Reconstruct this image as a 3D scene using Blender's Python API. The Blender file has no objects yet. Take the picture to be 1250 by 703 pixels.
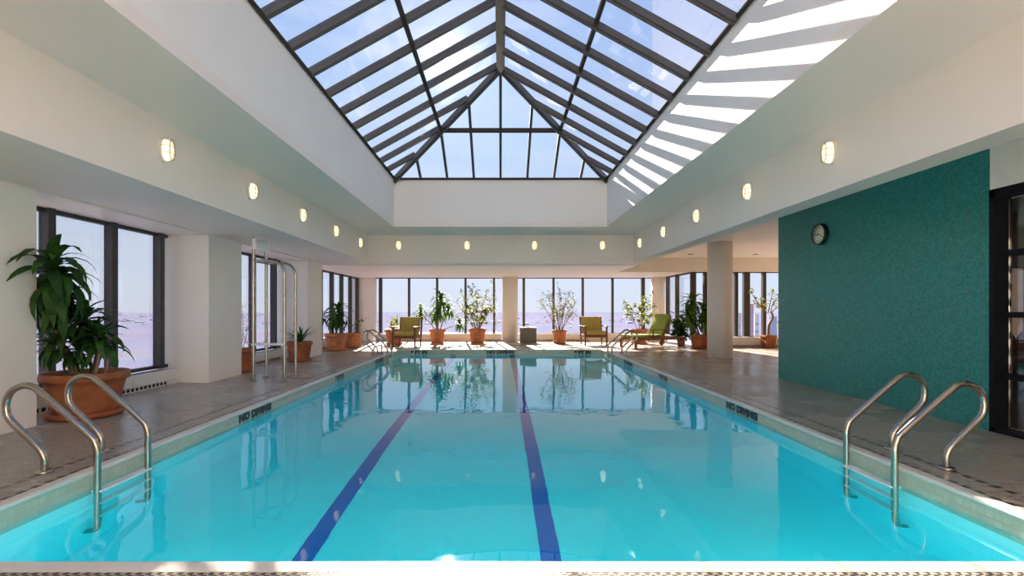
import bpy, bmesh, math, random
from mathutils import Vector, Matrix
R = math.radians
random.seed(7)
SC = bpy.context.scene
COL = SC.collection

# ------------------------------------------------------------------ camera, sky, sun, exposure
CAMZ = 1.2
cam_d = bpy.data.cameras.new('camera')
cam = bpy.data.objects.new('camera', cam_d)
COL.objects.link(cam)
cam.location = (0, 0, CAMZ)
cam.rotation_euler = (R(90), 0, 0)
cam_d.sensor_width = 36.0
cam_d.lens = 590.0 / 1250.0 * 36.0
cam_d.shift_x = 14.0 / 1250.0
cam_d.shift_y = 26.5 / 1250.0
cam_d.clip_start = 0.05
cam_d.clip_end = 60000
SC.camera = cam

SUN_DIR = Vector((-0.110, 1.0, 0.517)).normalized()
SUN_E = 20.0
SKY = 0.66
sun_d = bpy.data.lights.new('sun', 'SUN')
sun = bpy.data.objects.new('sun', sun_d)
COL.objects.link(sun)
sun.rotation_euler = SUN_DIR.to_track_quat('Z', 'Y').to_euler()
sun.location = SUN_DIR * 60
sun_d.energy = SUN_E
sun_d.angle = R(0.6)
sun_d.color = (1.0, 0.83, 0.65)

SC.view_settings.view_transform = 'Standard'
SC.view_settings.look = 'None'
SC.view_settings.gamma = 1.0
SC.view_settings.exposure = 0.63
SC.view_settings.use_curve_mapping = False
cy = SC.cycles
cy.max_bounces = 12
cy.diffuse_bounces = 7
cy.glossy_bounces = 4
cy.transmission_bounces = 8
cy.transparent_max_bounces = 24
cy.sample_clamp_indirect = 5.0
cy.sample_clamp_direct = 0.0
cy.blur_glossy = 0.5


def sky_world():
    w = bpy.data.worlds.new('sky')
    SC.world = w
    w.use_nodes = True
    nt = w.node_tree
    nt.nodes.clear()
    N = nt.nodes.new
    L = nt.links.new
    out = N('ShaderNodeOutputWorld')
    bg = N('ShaderNodeBackground')
    tc = N('ShaderNodeTexCoord')
    nrm = N('ShaderNodeVectorMath'); nrm.operation = 'NORMALIZE'
    L(tc.outputs['Generated'], nrm.inputs[0])
    sep = N('ShaderNodeSeparateXYZ')
    L(nrm.outputs[0], sep.inputs[0])
    ramp = N('ShaderNodeValToRGB')
    e = ramp.color_ramp.elements
    e[0].position = 0.0; e[0].color = (0.80, 0.84, 0.95, 1)
    e[1].position = 1.0; e[1].color = (0.20, 0.37, 0.80, 1)
    for p, c in ((0.06, (0.76, 0.85, 1.0, 1)), (0.22, (0.62, 0.76, 0.98, 1)), (0.5, (0.42, 0.58, 0.93, 1))):
        q = e.new(p); q.color = c
    L(sep.outputs['Z'], ramp.inputs[0])
    # thin streaky cloud
    mp = N('ShaderNodeMapping'); mp.inputs['Scale'].default_value = (1.2, 1.2, 9.0)
    L(nrm.outputs[0], mp.inputs[0])
    nz = N('ShaderNodeTexNoise'); nz.inputs['Scale'].default_value = 2.6; nz.inputs['Detail'].default_value = 5
    L(mp.outputs[0], nz.inputs['Vector'])
    cr = N('ShaderNodeMapRange'); cr.inputs[1].default_value = 0.50; cr.inputs[2].default_value = 0.78
    cr.inputs[3].default_value = 0.0; cr.inputs[4].default_value = 0.45
    L(nz.outputs[0], cr.inputs[0])
    mix = N('ShaderNodeMix'); mix.data_type = 'RGBA'
    L(cr.outputs[0], mix.inputs[0]); L(ramp.outputs[0], mix.inputs[6])
    mix.inputs[7].default_value = (0.92, 0.93, 0.97, 1)
    # aureole and disc of the sun
    dt = N('ShaderNodeVectorMath'); dt.operation = 'DOT_PRODUCT'
    dt.inputs[1].default_value = SUN_DIR
    L(nrm.outputs[0], dt.inputs[0])
    ac = N('ShaderNodeMath'); ac.operation = 'ARCCOSINE'; ac.use_clamp = False
    L(dt.outputs['Value'], ac.inputs[0])
    def glow(width, amp):
        m1 = N('ShaderNodeMath'); m1.operation = 'DIVIDE'; m1.inputs[1].default_value = -width
        L(ac.outputs[0], m1.inputs[0])
        m2 = N('ShaderNodeMath'); m2.operation = 'EXPONENT'
        L(m1.outputs[0], m2.inputs[0])
        m3 = N('ShaderNodeMath'); m3.operation = 'MULTIPLY'; m3.inputs[1].default_value = amp
        L(m2.outputs[0], m3.inputs[0])
        return m3
    g1, g2 = glow(0.012, 14.0), glow(0.14, 0.40)
    disc = N('ShaderNodeMath'); disc.operation = 'LESS_THAN'; disc.inputs[1].default_value = 0.0052
    L(ac.outputs[0], disc.inputs[0])
    dm = N('ShaderNodeMath'); dm.operation = 'MULTIPLY'; dm.inputs[1].default_value = 40.0
    L(disc.outputs[0], dm.inputs[0])
    s1 = N('ShaderNodeMath'); L(g1.outputs[0], s1.inputs[0]); L(g2.outputs[0], s1.inputs[1])
    s2 = N('ShaderNodeMath'); L(s1.outputs[0], s2.inputs[0]); L(dm.outputs[0], s2.inputs[1])
    gc = N('ShaderNodeMix'); gc.data_type = 'RGBA'; gc.blend_type = 'ADD'; gc.inputs[0].default_value = 1.0
    sc_ = N('ShaderNodeVectorMath'); sc_.operation = 'SCALE'
    sc_.inputs[0].default_value = (1.0, 0.96, 0.88)
    L(s2.outputs[0], sc_.inputs['Scale'])
    L(mix.outputs[2], gc.inputs[6]); L(sc_.outputs[0], gc.inputs[7])
    L(gc.outputs[2], bg.inputs['Color'])
    bg.inputs['Strength'].default_value = SKY
    L(bg.outputs[0], out.inputs['Surface'])
    w.cycles.sampling_method = 'MANUAL'
    w.cycles.sample_map_resolution = 1024
sky_world()


# ------------------------------------------------------------------ materials
def newmat(name):
    m = bpy.data.materials.new(name)
    m.use_nodes = True
    nt = m.node_tree
    b = nt.nodes['Principled BSDF']
    return m, nt, b

def simple(name, col, rough=0.5, metal=0.0, noise=0.0, nscale=8.0, bump=0.0, bscale=40.0, spec=None):
    m, nt, b = newmat(name)
    b.inputs['Base Color'].default_value = (*col, 1)
    b.inputs['Roughness'].default_value = rough
    b.inputs['Metallic'].default_value = metal
    if spec is not None:
        b.inputs['Specular IOR Level'].default_value = spec
    tc = nt.nodes.new('ShaderNodeTexCoord')
    if noise:
        nz = nt.nodes.new('ShaderNodeTexNoise'); nz.inputs['Scale'].default_value = nscale
        nz.inputs['Detail'].default_value = 5
        nt.links.new(tc.outputs['Object'], nz.inputs['Vector'])
        mr = nt.nodes.new('ShaderNodeMapRange')
        mr.inputs[1].default_value = 0.3; mr.inputs[2].default_value = 0.7
        mr.inputs[3].default_value = 1 - noise; mr.inputs[4].default_value = 1 + noise
        nt.links.new(nz.outputs[0], mr.inputs[0])
        vs = nt.nodes.new('ShaderNodeVectorMath'); vs.operation = 'SCALE'
        vs.inputs[0].default_value = col
        nt.links.new(mr.outputs[0], vs.inputs['Scale'])
        nt.links.new(vs.outputs[0], b.inputs['Base Color'])
    if bump:
        n2 = nt.nodes.new('ShaderNodeTexNoise'); n2.inputs['Scale'].default_value = bscale
        n2.inputs['Detail'].default_value = 3
        nt.links.new(tc.outputs['Object'], n2.inputs['Vector'])
        bp = nt.nodes.new('ShaderNodeBump'); bp.inputs['Strength'].default_value = bump
        bp.inputs['Distance'].default_value = 0.01
        nt.links.new(n2.outputs[0], bp.inputs['Height'])
        nt.links.new(bp.outputs[0], b.inputs['Normal'])
    return m

def mosaic(name, c1, c2, mortar, size, plane, rough, rough_m=0.7, bumpd=0.004, var=0.5, gap=0.09, stain=0.0):
    """square tiles, one colour per tile, laid in a world plane: 'xy', 'yz' or 'xz'"""
    m, nt, b = newmat(name)
    N = nt.nodes.new; L = nt.links.new
    tc = N('ShaderNodeTexCoord')
    sep = N('ShaderNodeSeparateXYZ'); L(tc.outputs['Object'], sep.inputs[0])
    cmb = N('ShaderNodeCombineXYZ')
    L(sep.outputs['XYZ'.index(plane[0].upper())], cmb.inputs[0])
    L(sep.outputs['XYZ'.index(plane[1].upper())], cmb.inputs[1])
    sc = N('ShaderNodeVectorMath'); sc.operation = 'SCALE'; sc.inputs['Scale'].default_value = 1.0 / size
    L(cmb.outputs[0], sc.inputs[0])
    fl = N('ShaderNodeVectorMath'); fl.operation = 'FLOOR'; L(sc.outputs[0], fl.inputs[0])
    wn = N('ShaderNodeTexWhiteNoise'); wn.noise_dimensions = '3D'; L(fl.outputs[0], wn.inputs['Vector'])
    fr = N('ShaderNodeVectorMath'); fr.operation = 'FRACTION'; L(sc.outputs[0], fr.inputs[0])
    # distance to the nearest tile edge
    s2 = N('ShaderNodeSeparateXYZ'); L(fr.outputs[0], s2.inputs[0])
    ds = []
    for k in (0, 1):
        a = N('ShaderNodeMath'); a.operation = 'SUBTRACT'; a.inputs[1].default_value = 0.5; L(s2.outputs[k], a.inputs[0])
        ab = N('ShaderNodeMath'); ab.operation = 'ABSOLUTE'; L(a.outputs[0], ab.inputs[0])
        ds.append(ab)
    mx = N('ShaderNodeMath'); mx.operation = 'MAXIMUM'; L(ds[0].outputs[0], mx.inputs[0]); L(ds[1].outputs[0], mx.inputs[1])
    edge = N('ShaderNodeMapRange'); edge.inputs[1].default_value = 0.5 - gap; edge.inputs[2].default_value = 0.5 - gap * 0.45
    L(mx.outputs[0], edge.inputs[0])
    mixc = N('ShaderNodeMix'); mixc.data_type = 'RGBA'
    vr = N('ShaderNodeMapRange'); vr.inputs[3].default_value = 0.5 - var; vr.inputs[4].default_value = 0.5 + var
    L(wn.outputs['Value'], vr.inputs[0])
    L(vr.outputs[0], mixc.inputs[0]); mixc.inputs[6].default_value = (*c1, 1); mixc.inputs[7].default_value = (*c2, 1)
    last = mixc.outputs[2]
    if stain:
        nz = N('ShaderNodeTexNoise'); nz.inputs['Scale'].default_value = 0.9; nz.inputs['Detail'].default_value = 6
        L(tc.outputs['Object'], nz.inputs['Vector'])
        mr = N('ShaderNodeMapRange'); mr.inputs[1].default_value = 0.35; mr.inputs[2].default_value = 0.65
        mr.inputs[3].default_value = 1 - stain; mr.inputs[4].default_value = 1 + stain
        L(nz.outputs[0], mr.inputs[0])
        vs = N('ShaderNodeVectorMath'); vs.operation = 'SCALE'; L(last, vs.inputs[0]); L(mr.outputs[0], vs.inputs['Scale'])
        last = vs.outputs[0]
    mm = N('ShaderNodeMix'); mm.data_type = 'RGBA'
    L(edge.outputs[0], mm.inputs[0]); L(last, mm.inputs[6]); mm.inputs[7].default_value = (*mortar, 1)
    L(mm.outputs[2], b.inputs['Base Color'])
    rr = N('ShaderNodeMapRange'); rr.inputs[3].default_value = rough; rr.inputs[4].default_value = rough_m
    L(edge.outputs[0], rr.inputs[0])
    if stain:
        ra = N('ShaderNodeMath'); ra.operation = 'ADD'
        rn = N('ShaderNodeMapRange'); rn.inputs[1].default_value = 0.35; rn.inputs[2].default_value = 0.65
        rn.inputs[3].default_value = -0.05; rn.inputs[4].default_value = 0.08
        L(nz.outputs[0], rn.inputs[0]); L(rn.outputs[0], ra.inputs[0]); L(rr.outputs[0], ra.inputs[1])
        L(ra.outputs[0], b.inputs['Roughness'])
    else:
        L(rr.outputs[0], b.inputs['Roughness'])
    # height: tiles proud, each slightly tilted
    inv = N('ShaderNodeMath'); inv.operation = 'SUBTRACT'; inv.inputs[0].default_value = 1.0; L(edge.outputs[0], inv.inputs[1])
    wv = N('ShaderNodeMath'); wv.operation = 'MULTIPLY_ADD'
    wn2 = N('ShaderNodeTexWhiteNoise'); wn2.noise_dimensions = '3D'; L(fl.outputs[0], wn2.inputs['Vector'])
    s3 = N('ShaderNodeSeparateColor'); L(wn2.outputs['Color'], s3.inputs[0])
    tl = N('ShaderNodeMath'); tl.operation = 'SUBTRACT'; tl.inputs[1].default_value = 0.5; L(s3.outputs[1], tl.inputs[0])
    tm = N('ShaderNodeMath'); tm.operation = 'MULTIPLY'; L(tl.outputs[0], tm.inputs[0]); L(s2.outputs[1], tm.inputs[1])
    L(tm.outputs[0], wv.inputs[0]); wv.inputs[1].default_value = 1.4; L(inv.outputs[0], wv.inputs[2])
    bp = N('ShaderNodeBump'); bp.inputs['Strength'].default_value = 0.6; bp.inputs['Distance'].default_value = bumpd
    L(wv.outputs[0], bp.inputs['Height']); L(bp.outputs[0], b.inputs['Normal'])
    return m

def glass(name, tint=(0.93, 0.95, 0.97), refl=0.06):
    m, nt, b = newmat(name)
    nt.nodes.remove(b)
    N = nt.nodes.new; L = nt.links.new
    out = nt.nodes['Material Output']
    tr = N('ShaderNodeBsdfTransparent'); tr.inputs[0].default_value = (*tint, 1)
    gl = N('ShaderNodeBsdfGlossy'); gl.inputs['Roughness'].default_value = 0.02
    lw = N('ShaderNodeFresnel'); lw.inputs['IOR'].default_value = 1.45
    mr = N('ShaderNodeMath'); mr.operation = 'MULTIPLY'; mr.inputs[1].default_value = refl / 0.04 * 0.2
    mr.use_clamp = True
    L(lw.outputs[0], mr.inputs[0])
    ms = N('ShaderNodeMixShader'); L(mr.outputs[0], ms.inputs[0]); L(tr.outputs[0], ms.inputs[1]); L(gl.outputs[0], ms.inputs[2])
    L(ms.outputs[0], out.inputs['Surface'])
    return m

def water_mat():
    m, nt, b = newmat('water')
    nt.nodes.remove(b)
    N = nt.nodes.new; L = nt.links.new
    out = nt.nodes['Material Output']
    g = N('ShaderNodeBsdfGlass'); g.inputs['IOR'].default_value = 1.333; g.inputs['Roughness'].default_value = 0.0
    tc = N('ShaderNodeTexCoord')
    nz = N('ShaderNodeTexNoise'); nz.inputs['Scale'].default_value = 1.7; nz.inputs['Detail'].default_value = 2
    nz2 = N('ShaderNodeTexNoise'); nz2.inputs['Scale'].default_value = 9.0; nz2.inputs['Detail'].default_value = 1
    L(tc.outputs['Object'], nz.inputs['Vector']); L(tc.outputs['Object'], nz2.inputs['Vector'])
    ad = N('ShaderNodeMath'); ad.operation = 'MULTIPLY_ADD'; ad.inputs[1].default_value = 0.08
    L(nz2.outputs[0], ad.inputs[0]); L(nz.outputs[0], ad.inputs[2])
    bp = N('ShaderNodeBump'); bp.inputs['Strength'].default_value = 0.25; bp.inputs['Distance'].default_value = 0.02
    L(ad.outputs[0], bp.inputs['Height']); L(bp.outputs[0], g.inputs['Normal'])
    va = N('ShaderNodeVolumeAbsorption'); va.inputs['Color'].default_value = (0.0, 0.95, 0.985, 1)
    va.inputs['Density'].default_value = 0.85
    L(g.outputs[0], out.inputs['Surface']); L(va.outputs[0], out.inputs['Volume'])
    return m

def emit(name, col, strength):
    m, nt, b = newmat(name)
    b.inputs['Base Color'].default_value = (*col, 1)
    b.inputs['Emission Color'].default_value = (*col, 1)
    b.inputs['Emission Strength'].default_value = strength
    return m

def wood(name, c1, c2, rough=0.4):
    m, nt, b = newmat(name)
    N = nt.nodes.new; L = nt.links.new
    tc = N('ShaderNodeTexCoord')
    mp = N('ShaderNodeMapping'); mp.inputs['Scale'].default_value = (6, 6, 30)
    L(tc.outputs['Object'], mp.inputs[0])
    nz = N('ShaderNodeTexNoise'); nz.inputs['Scale'].default_value = 3; nz.inputs['Detail'].default_value = 6
    nz.inputs['Distortion'].default_value = 1.2
    L(mp.outputs[0], nz.inputs['Vector'])
    cr = N('ShaderNodeMix'); cr.data_type = 'RGBA'; L(nz.outputs[0], cr.inputs[0])
    cr.inputs[6].default_value = (*c1, 1); cr.inputs[7].default_value = (*c2, 1)
    L(cr.outputs[2], b.inputs['Base Color'])
    b.inputs['Roughness'].default_value = rough
    return m

def leafmat(name, c1, c2, trans=0.25, rough=0.35):
    m, nt, b = newmat(name)
    N = nt.nodes.new; L = nt.links.new
    out = nt.nodes['Material Output']
    tc = N('ShaderNodeTexCoord'); oi = N('ShaderNodeObjectInfo')
    geo = N('ShaderNodeNewGeometry')
    nz = N('ShaderNodeTexNoise'); nz.inputs['Scale'].default_value = 9; L(geo.outputs['Position'], nz.inputs['Vector'])
    ad = N('ShaderNodeMath'); ad.operation = 'MULTIPLY_ADD'; ad.inputs[1].default_value = 0.5
    L(oi.outputs['Random'], ad.inputs[0])
    sb = N('ShaderNodeMath'); sb.operation = 'MULTIPLY_ADD'; sb.inputs[1].default_value = 1.3; sb.inputs[2].default_value = -0.4
    L(nz.outputs[0], sb.inputs[0]); L(sb.outputs[0], ad.inputs[2]); ad.use_clamp = True
    mx = N('ShaderNodeMix'); mx.data_type = 'RGBA'; L(ad.outputs[0], mx.inputs[0])
    mx.inputs[6].default_value = (*c1, 1); mx.inputs[7].default_value = (*c2, 1)
    L(mx.outputs[2], b.inputs['Base Color']); b.inputs['Roughness'].default_value = 0.55; b.inputs['Specular IOR Level'].default_value = 0.25
    tb = N('ShaderNodeBsdfTranslucent')
    hs = N('ShaderNodeMix'); hs.data_type = 'RGBA'; hs.blend_type = 'MULTIPLY'; hs.inputs[0].default_value = 1
    L(mx.outputs[2], hs.inputs[6]); hs.inputs[7].default_value = (1.0, 1.0, 0.45, 1)
    gn = N('ShaderNodeVectorMath'); gn.operation = 'SCALE'; gn.inputs['Scale'].default_value = 1.05
    L(hs.outputs[2], gn.inputs[0]); L(gn.outputs[0], tb.inputs[0])
    ms = N('ShaderNodeMixShader'); ms.inputs[0].default_value = trans
    L(b.outputs[0], ms.inputs[1]); L(tb.outputs[0], ms.inputs[2]); L(ms.outputs[0], out.inputs['Surface'])
    return m

M = {}
M['paint'] = simple('white_paint', (0.87, 0.815, 0.755), 0.6, noise=0.02, nscale=1.2, bump=0.05, bscale=30)
M['ceil'] = simple('ceiling_paint', (0.87, 0.765, 0.69), 0.5, noise=0.02, nscale=1.0, bump=0.03, bscale=6)
M['sill'] = simple('enamel_white', (0.78, 0.77, 0.75), 0.35, noise=0.02)
M['slot'] = simple('slot_black', (0.02, 0.02, 0.02), 0.7)
M['bronze'] = simple('dark_bronze', (0.055, 0.049, 0.045), 0.5, metal=0.2, noise=0.15, nscale=6)
M['skyframe'] = simple('skylight_bronze', (0.092, 0.082, 0.073), 0.5, metal=0.2, noise=0.1, nscale=3)
M['matt'] = simple('matt_bronze', (0.07, 0.06, 0.052), 0.9, spec=0.0)
M['doorframe'] = simple('door_black', (0.008, 0.007, 0.010), 0.75, spec=0.2)
M['glass'] = glass('window_glass', (0.95, 0.96, 0.98), 0.05)
M['skyglass'] = glass('skylight_glass', (0.94, 0.96, 0.99), 0.012)
M['doorglass'] = glass('door_glass', (0.80, 0.80, 0.78), 0.16)
M['deck'] = mosaic('deck_mosaic', (0.39, 0.335, 0.28), (0.49, 0.425, 0.36), (0.24, 0.205, 0.17), 0.05, 'xy', 0.24, 0.5, 0.003, 0.5, 0.10, stain=0.06)
M['decktile'] = simple('border_tile_light', (0.36, 0.32, 0.26), 0.3, noise=0.1)
M['deckdark'] = simple('border_tile_dark', (0.055, 0.048, 0.042), 0.35, noise=0.2)
M['teal'] = mosaic('teal_mosaic', (0.012, 0.22, 0.20), (0.045, 0.34, 0.31), (0.03, 0.15, 0.14), 0.025, 'yz', 0.2, 0.6, 0.004, 0.45, 0.11)
M['band'] = mosaic('waterline_tile', (0.48, 0.48, 0.37), (0.58, 0.55, 0.44), (0.42, 0.44, 0.36), 0.05, 'yz', 0.2, 0.5, 0.001)
M['bandx'] = mosaic('waterline_tile_end', (0.48, 0.48, 0.37), (0.58, 0.55, 0.44), (0.42, 0.44, 0.36), 0.05, 'xz', 0.2, 0.5, 0.001)
M['coping'] = simple('coping_stone', (0.70, 0.66, 0.60), 0.4, noise=0.04, nscale=3)
M['plaster'] = simple('pool_plaster', (0.50, 0.93, 0.97), 0.6, noise=0.02, nscale=0.8)
M['lane'] = simple('lane_blue', (0.0, 0.13, 0.50), 0.5, noise=0.08)
M['water'] = water_mat()
M['steel'] = simple('brushed_steel', (0.46, 0.42, 0.36), 0.22, metal=1.0, noise=0.06, nscale=20)
M['tread'] = simple('tread_plastic', (0.78, 0.78, 0.76), 0.4)
M['board'] = simple('white_board', (0.80, 0.79, 0.76), 0.5, noise=0.04)
M['terracotta'] = simple('terracotta', (0.46, 0.17, 0.075), 0.75, noise=0.22, nscale=7, bump=0.2)
M['terra_dark'] = simple('terracotta_dark', (0.33, 0.10, 0.035), 0.65, noise=0.25, nscale=6, bump=0.2)
M['soil'] = simple('soil', (0.05, 0.035, 0.025), 0.95, noise=0.4, nscale=30, bump=0.6)
M['leaf_dark'] = leafmat('leaf_dark_green', (0.012, 0.045, 0.012), (0.055, 0.14, 0.022), 0.22)
M['leaf_mid'] = leafmat('leaf_mid_green', (0.05, 0.13, 0.028), (0.15, 0.26, 0.05), 0.32)
M['leaf_lime'] = leafmat('leaf_lime', (0.10, 0.17, 0.03), (0.30, 0.29, 0.05), 0.4)
M['leaf_pale'] = leafmat('leaf_pale', (0.13, 0.16, 0.06), (0.26, 0.24, 0.10), 0.4)
M['stem'] = simple('stem_bark', (0.25, 0.17, 0.10), 0.8, noise=0.25, nscale=15, bump=0.3)
M['stem_pale'] = simple('stem_pale', (0.42, 0.33, 0.24), 0.8, noise=0.2, nscale=15)
M['mahogany'] = wood('mahogany', (0.10, 0.035, 0.015), (0.22, 0.085, 0.035), 0.35)
M['teak'] = wood('teak', (0.17, 0.055, 0.022), (0.33, 0.125, 0.05), 0.38)
M['olive'] = simple('olive_cushion', (0.42, 0.33, 0.085), 0.9, noise=0.08, nscale=10, bump=0.15, bscale=120)
M['green'] = simple('green_cushion', (0.26, 0.34, 0.075), 0.9, noise=0.08, nscale=10, bump=0.15, bscale=120)
M['rubber'] = simple('rubber_black', (0.03, 0.025, 0.022), 0.6)
M['lampglass'] = emit('lamp_glass_lit', (1.0, 0.84, 0.52), 0.85)
M['lampbase'] = simple('lamp_white', (0.72, 0.68, 0.62), 0.4)
M['lampcage'] = simple('lamp_cage', (0.42, 0.30, 0.18), 0.4)
M['clockface'] = simple('clock_face', (0.88, 0.83, 0.64), 0.5)
M['black'] = simple('black_plastic', (0.012, 0.012, 0.012), 0.35)
M['greybox'] = simple('grey_resin', (0.16, 0.145, 0.125), 0.6, noise=0.1)
M['downlight'] = simple('downlight_metal', (0.25, 0.24, 0.22), 0.4, metal=0.5)
M['ink'] = simple('marker_ink', (0.03, 0.045, 0.05), 0.5)
M['woodfloor'] = wood('side_room_floor', (0.20, 0.13, 0.08), (0.28, 0.19, 0.12), 0.45)
M['khaki'] = simple('khaki_wall', (0.34, 0.30, 0.19), 0.7, noise=0.15, nscale=2)
M['towerwall'] = simple('pale_blue_cladding', (0.33, 0.41, 0.56), 1.0, noise=0.03, spec=0.0)

# ------------------------------------------------------------------ mesh helpers
class MB:
    def __init__(s):
        s.v = []; s.f = []; s.mi = []; s.sm = []
    def add(s, vs, fs, smooth=False, mi=0):
        o = len(s.v)
        s.v += [tuple(p) for p in vs]
        for f in fs:
            s.f.append([i + o for i in f]); s.mi.append(mi); s.sm.append(smooth)
        return s
    def box(s, x0, x1, y0, y1, z0, z1, mi=0, mat=None):
        vs = [Vector(p) for p in ((x0, y0, z0), (x1, y0, z0), (x1, y1, z0), (x0, y1, z0), (x0, y0, z1), (x1, y0, z1), (x1, y1, z1), (x0, y1, z1))]
        if mat is not None:
            vs = [mat @ p for p in vs]
        return s.add(vs, [(3, 2, 1, 0), (4, 5, 6, 7), (0, 1, 5, 4), (1, 2, 6, 5), (2, 3, 7, 6), (3, 0, 4, 7)], mi=mi)
    def cbox(s, x0, x1, y0, y1, z0, z1, c=0.01, mat=None, seg=1, smooth=False):
        """box with rounded edges"""
        bm = bmesh.new()
        bmesh.ops.create_cube(bm, size=1.0)
        for v in bm.verts:
            v.co = Vector((x0 + (v.co.x + .5) * (x1 - x0), y0 + (v.co.y + .5) * (y1 - y0), z0 + (v.co.z + .5) * (z1 - z0)))
        bmesh.ops.bevel(bm, geom=bm.edges[:], offset=c, segments=seg, profile=0.5, affect='EDGES')
        if mat is not None:
            bm.transform(mat)
        bm.verts.index_update()
        s.add([v.co.copy() for v in bm.verts], [[v.index for v in f.verts] for f in bm.faces], smooth=smooth)
        bm.free()
        return s
    def tube(s, pts, r, n=10, cap=True, smooth=True):
        pts = [Vector(p) for p in pts]
        rs = r if isinstance(r, (list, tuple)) else [r] * len(pts)
        tang = []
        for i in range(len(pts)):
            a = pts[max(i - 1, 0)]; b = pts[min(i + 1, len(pts) - 1)]
            tang.append((b - a).normalized())
        t0 = tang[0]
        up = Vector((0, 0, 1)) if abs(t0.z) < 0.9 else Vector((1, 0, 0))
        u = (up - t0 * up.dot(t0)).normalized()
        vs = []
        for i, p in enumerate(pts):
            t = tang[i]
            u = (u - t * u.dot(t)).normalized()
            w = t.cross(u)
            for k in range(n):
                a = 2 * math.pi * k / n
                vs.append(p + (u * math.cos(a) + w * math.sin(a)) * rs[i])
        fs = []
        for i in range(len(pts) - 1):
            for k in range(n):
                k2 = (k + 1) % n
                fs.append((i * n + k, i * n + k2, (i + 1) * n + k2, (i + 1) * n + k))
        s.add(vs, fs, smooth)
        if cap:
            m = (len(pts) - 1) * n
            s.add(vs[:n], [tuple(reversed(range(n)))])
            s.add(vs[m:m + n], [tuple(range(n))])
        return s
    def lathe(s, prof, c=(0, 0, 0), n=32, smooth=True, axis='z'):
        vs = []
        for r, z in prof:
            for k in range(n):
                a = 2 * math.pi * k / n
                p = (r * math.cos(a), r * math.sin(a), z)
                if axis == 'x': p = (z, p[0], p[1])
                if axis == 'y': p = (p[0], z, p[1])
                vs.append((p[0] + c[0], p[1] + c[1], p[2] + c[2]))
        fs = []
        for i in range(len(prof) - 1):
            for k in range(n):
                k2 = (k + 1) % n
                fs.append((i * n + k, i * n + k2, (i + 1) * n + k2, (i + 1) * n + k))
        fs.append(tuple(reversed(range(n))))
        fs.append(tuple((len(prof) - 1) * n + k for k in range(n)))
        return s.add(vs, fs, smooth)
    def mesh(s, name, mats):
        me = bpy.data.meshes.new(name)
        me.from_pydata(s.v, [], s.f)
        for m in (mats if isinstance(mats, (list, tuple)) else [mats]):
            me.materials.append(m)
        me.polygons.foreach_set('material_index', s.mi)
        me.polygons.foreach_set('use_smooth', s.sm)
        me.update()
        return me
    def obj(s, name, mats, parent=None, loc=None, **props):
        return link(name, s.mesh(name, mats), parent, loc, **props)

def link(name, data, parent=None, loc=None, **props):
    o = bpy.data.objects.new(name, data)
    COL.objects.link(o)
    if parent is not None:
        o.parent = parent
    if loc is not None:
        o.location = loc
    for k, v in props.items():
        o[k] = v
    return o

def thing(name, label, cat, loc=(0, 0, 0), rz=0.0, group=None):
    o = link(name, None, None, loc, label=label, category=cat)
    o.empty_display_size = 0.1
    o.rotation_euler = (0, 0, rz)
    if group: o['group'] = group
    return o

def struct(name, label=None, loc=(0, 0, 0)):
    o = link(name, None, None, loc, kind='structure')
    o.empty_display_size = 0.1
    if label: o['label'] = label
    return o

def copy_tree(o, loc, rz, label, group=None):
    c = o.copy(); COL.objects.link(c)
    c.location = loc; c.rotation_euler = (0, 0, rz); c['label'] = label
    if group: c['group'] = group
    for ch in list(o.children):
        d = ch.copy(); COL.objects.link(d); d.parent = c
        for g in list(ch.children):
            e = g.copy(); COL.objects.link(e); e.parent = d
    return c

def text_mesh(s, size, depth=0.001, bold=0.0):
    cu = bpy.data.curves.new('text', 'FONT')
    cu.body = s; cu.size = size; cu.extrude = depth; cu.align_x = 'CENTER'; cu.align_y = 'CENTER'
    cu.resolution_u = 2; cu.offset = bold
    o = bpy.data.objects.new('text', cu)
    COL.objects.link(o)
    dg = bpy.context.evaluated_depsgraph_get()
    me = bpy.data.meshes.new_from_object(o.evaluated_get(dg))
    bpy.data.objects.remove(o); bpy.data.curves.remove(cu)
    me.name = 'lettering'
    return me

def smooth_path(pts, n=8):
    """Catmull-Rom through pts"""
    P = [Vector(p) for p in pts]
    P = [P[0] * 2 - P[1]] + P + [P[-1] * 2 - P[-2]]
    out = []
    for i in range(1, len(P) - 2):
        for k in range(n):
            t = k / n
            a, b, c, d = P[i - 1], P[i], P[i + 1], P[i + 2]
            out.append(0.5 * ((2 * b) + (c - a) * t + (2 * a - 5 * b + 4 * c - d) * t * t + (3 * b - a - 3 * c + d) * t ** 3))
    out.append(P[-2])
    return out

# ------------------------------------------------------------------ key dimensions (metres; camera above the origin, looking along +Y)
PX, PY0, PY1 = 3.12, 2.21, 14.66        # outer edge of coping
FX, FY0, FY1 = 3.06, 2.29, 14.60        # pool wall faces
WZ, PB = -0.14, -1.20                   # water level, pool bottom
WELL, WY0, WY1 = 2.515, 11.41 - 19 * 2.515 / 4, 11.41    # skylight well
ZC, ZT = 3.16, 4.29                     # ceiling, top of well
BX, ZB, ZB2 = 3.49, 2.45, 2.425         # beam face, beam soffit, outer soffit
PIER, WINX = 4.80, 5.54                 # pier face, window plane (left)
FARB, FARW = 12.68, 18.6                # far beam face, far window plane
ZR = 2.88                               # ceiling of the right bay
TEALX, TY0, TY1 = 4.84, 4.78, 8.42      # teal wall
JX, JY = 6.24, 15.80                    # window corner of right bay
BACK = -1.2
RX = 11.6

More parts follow.
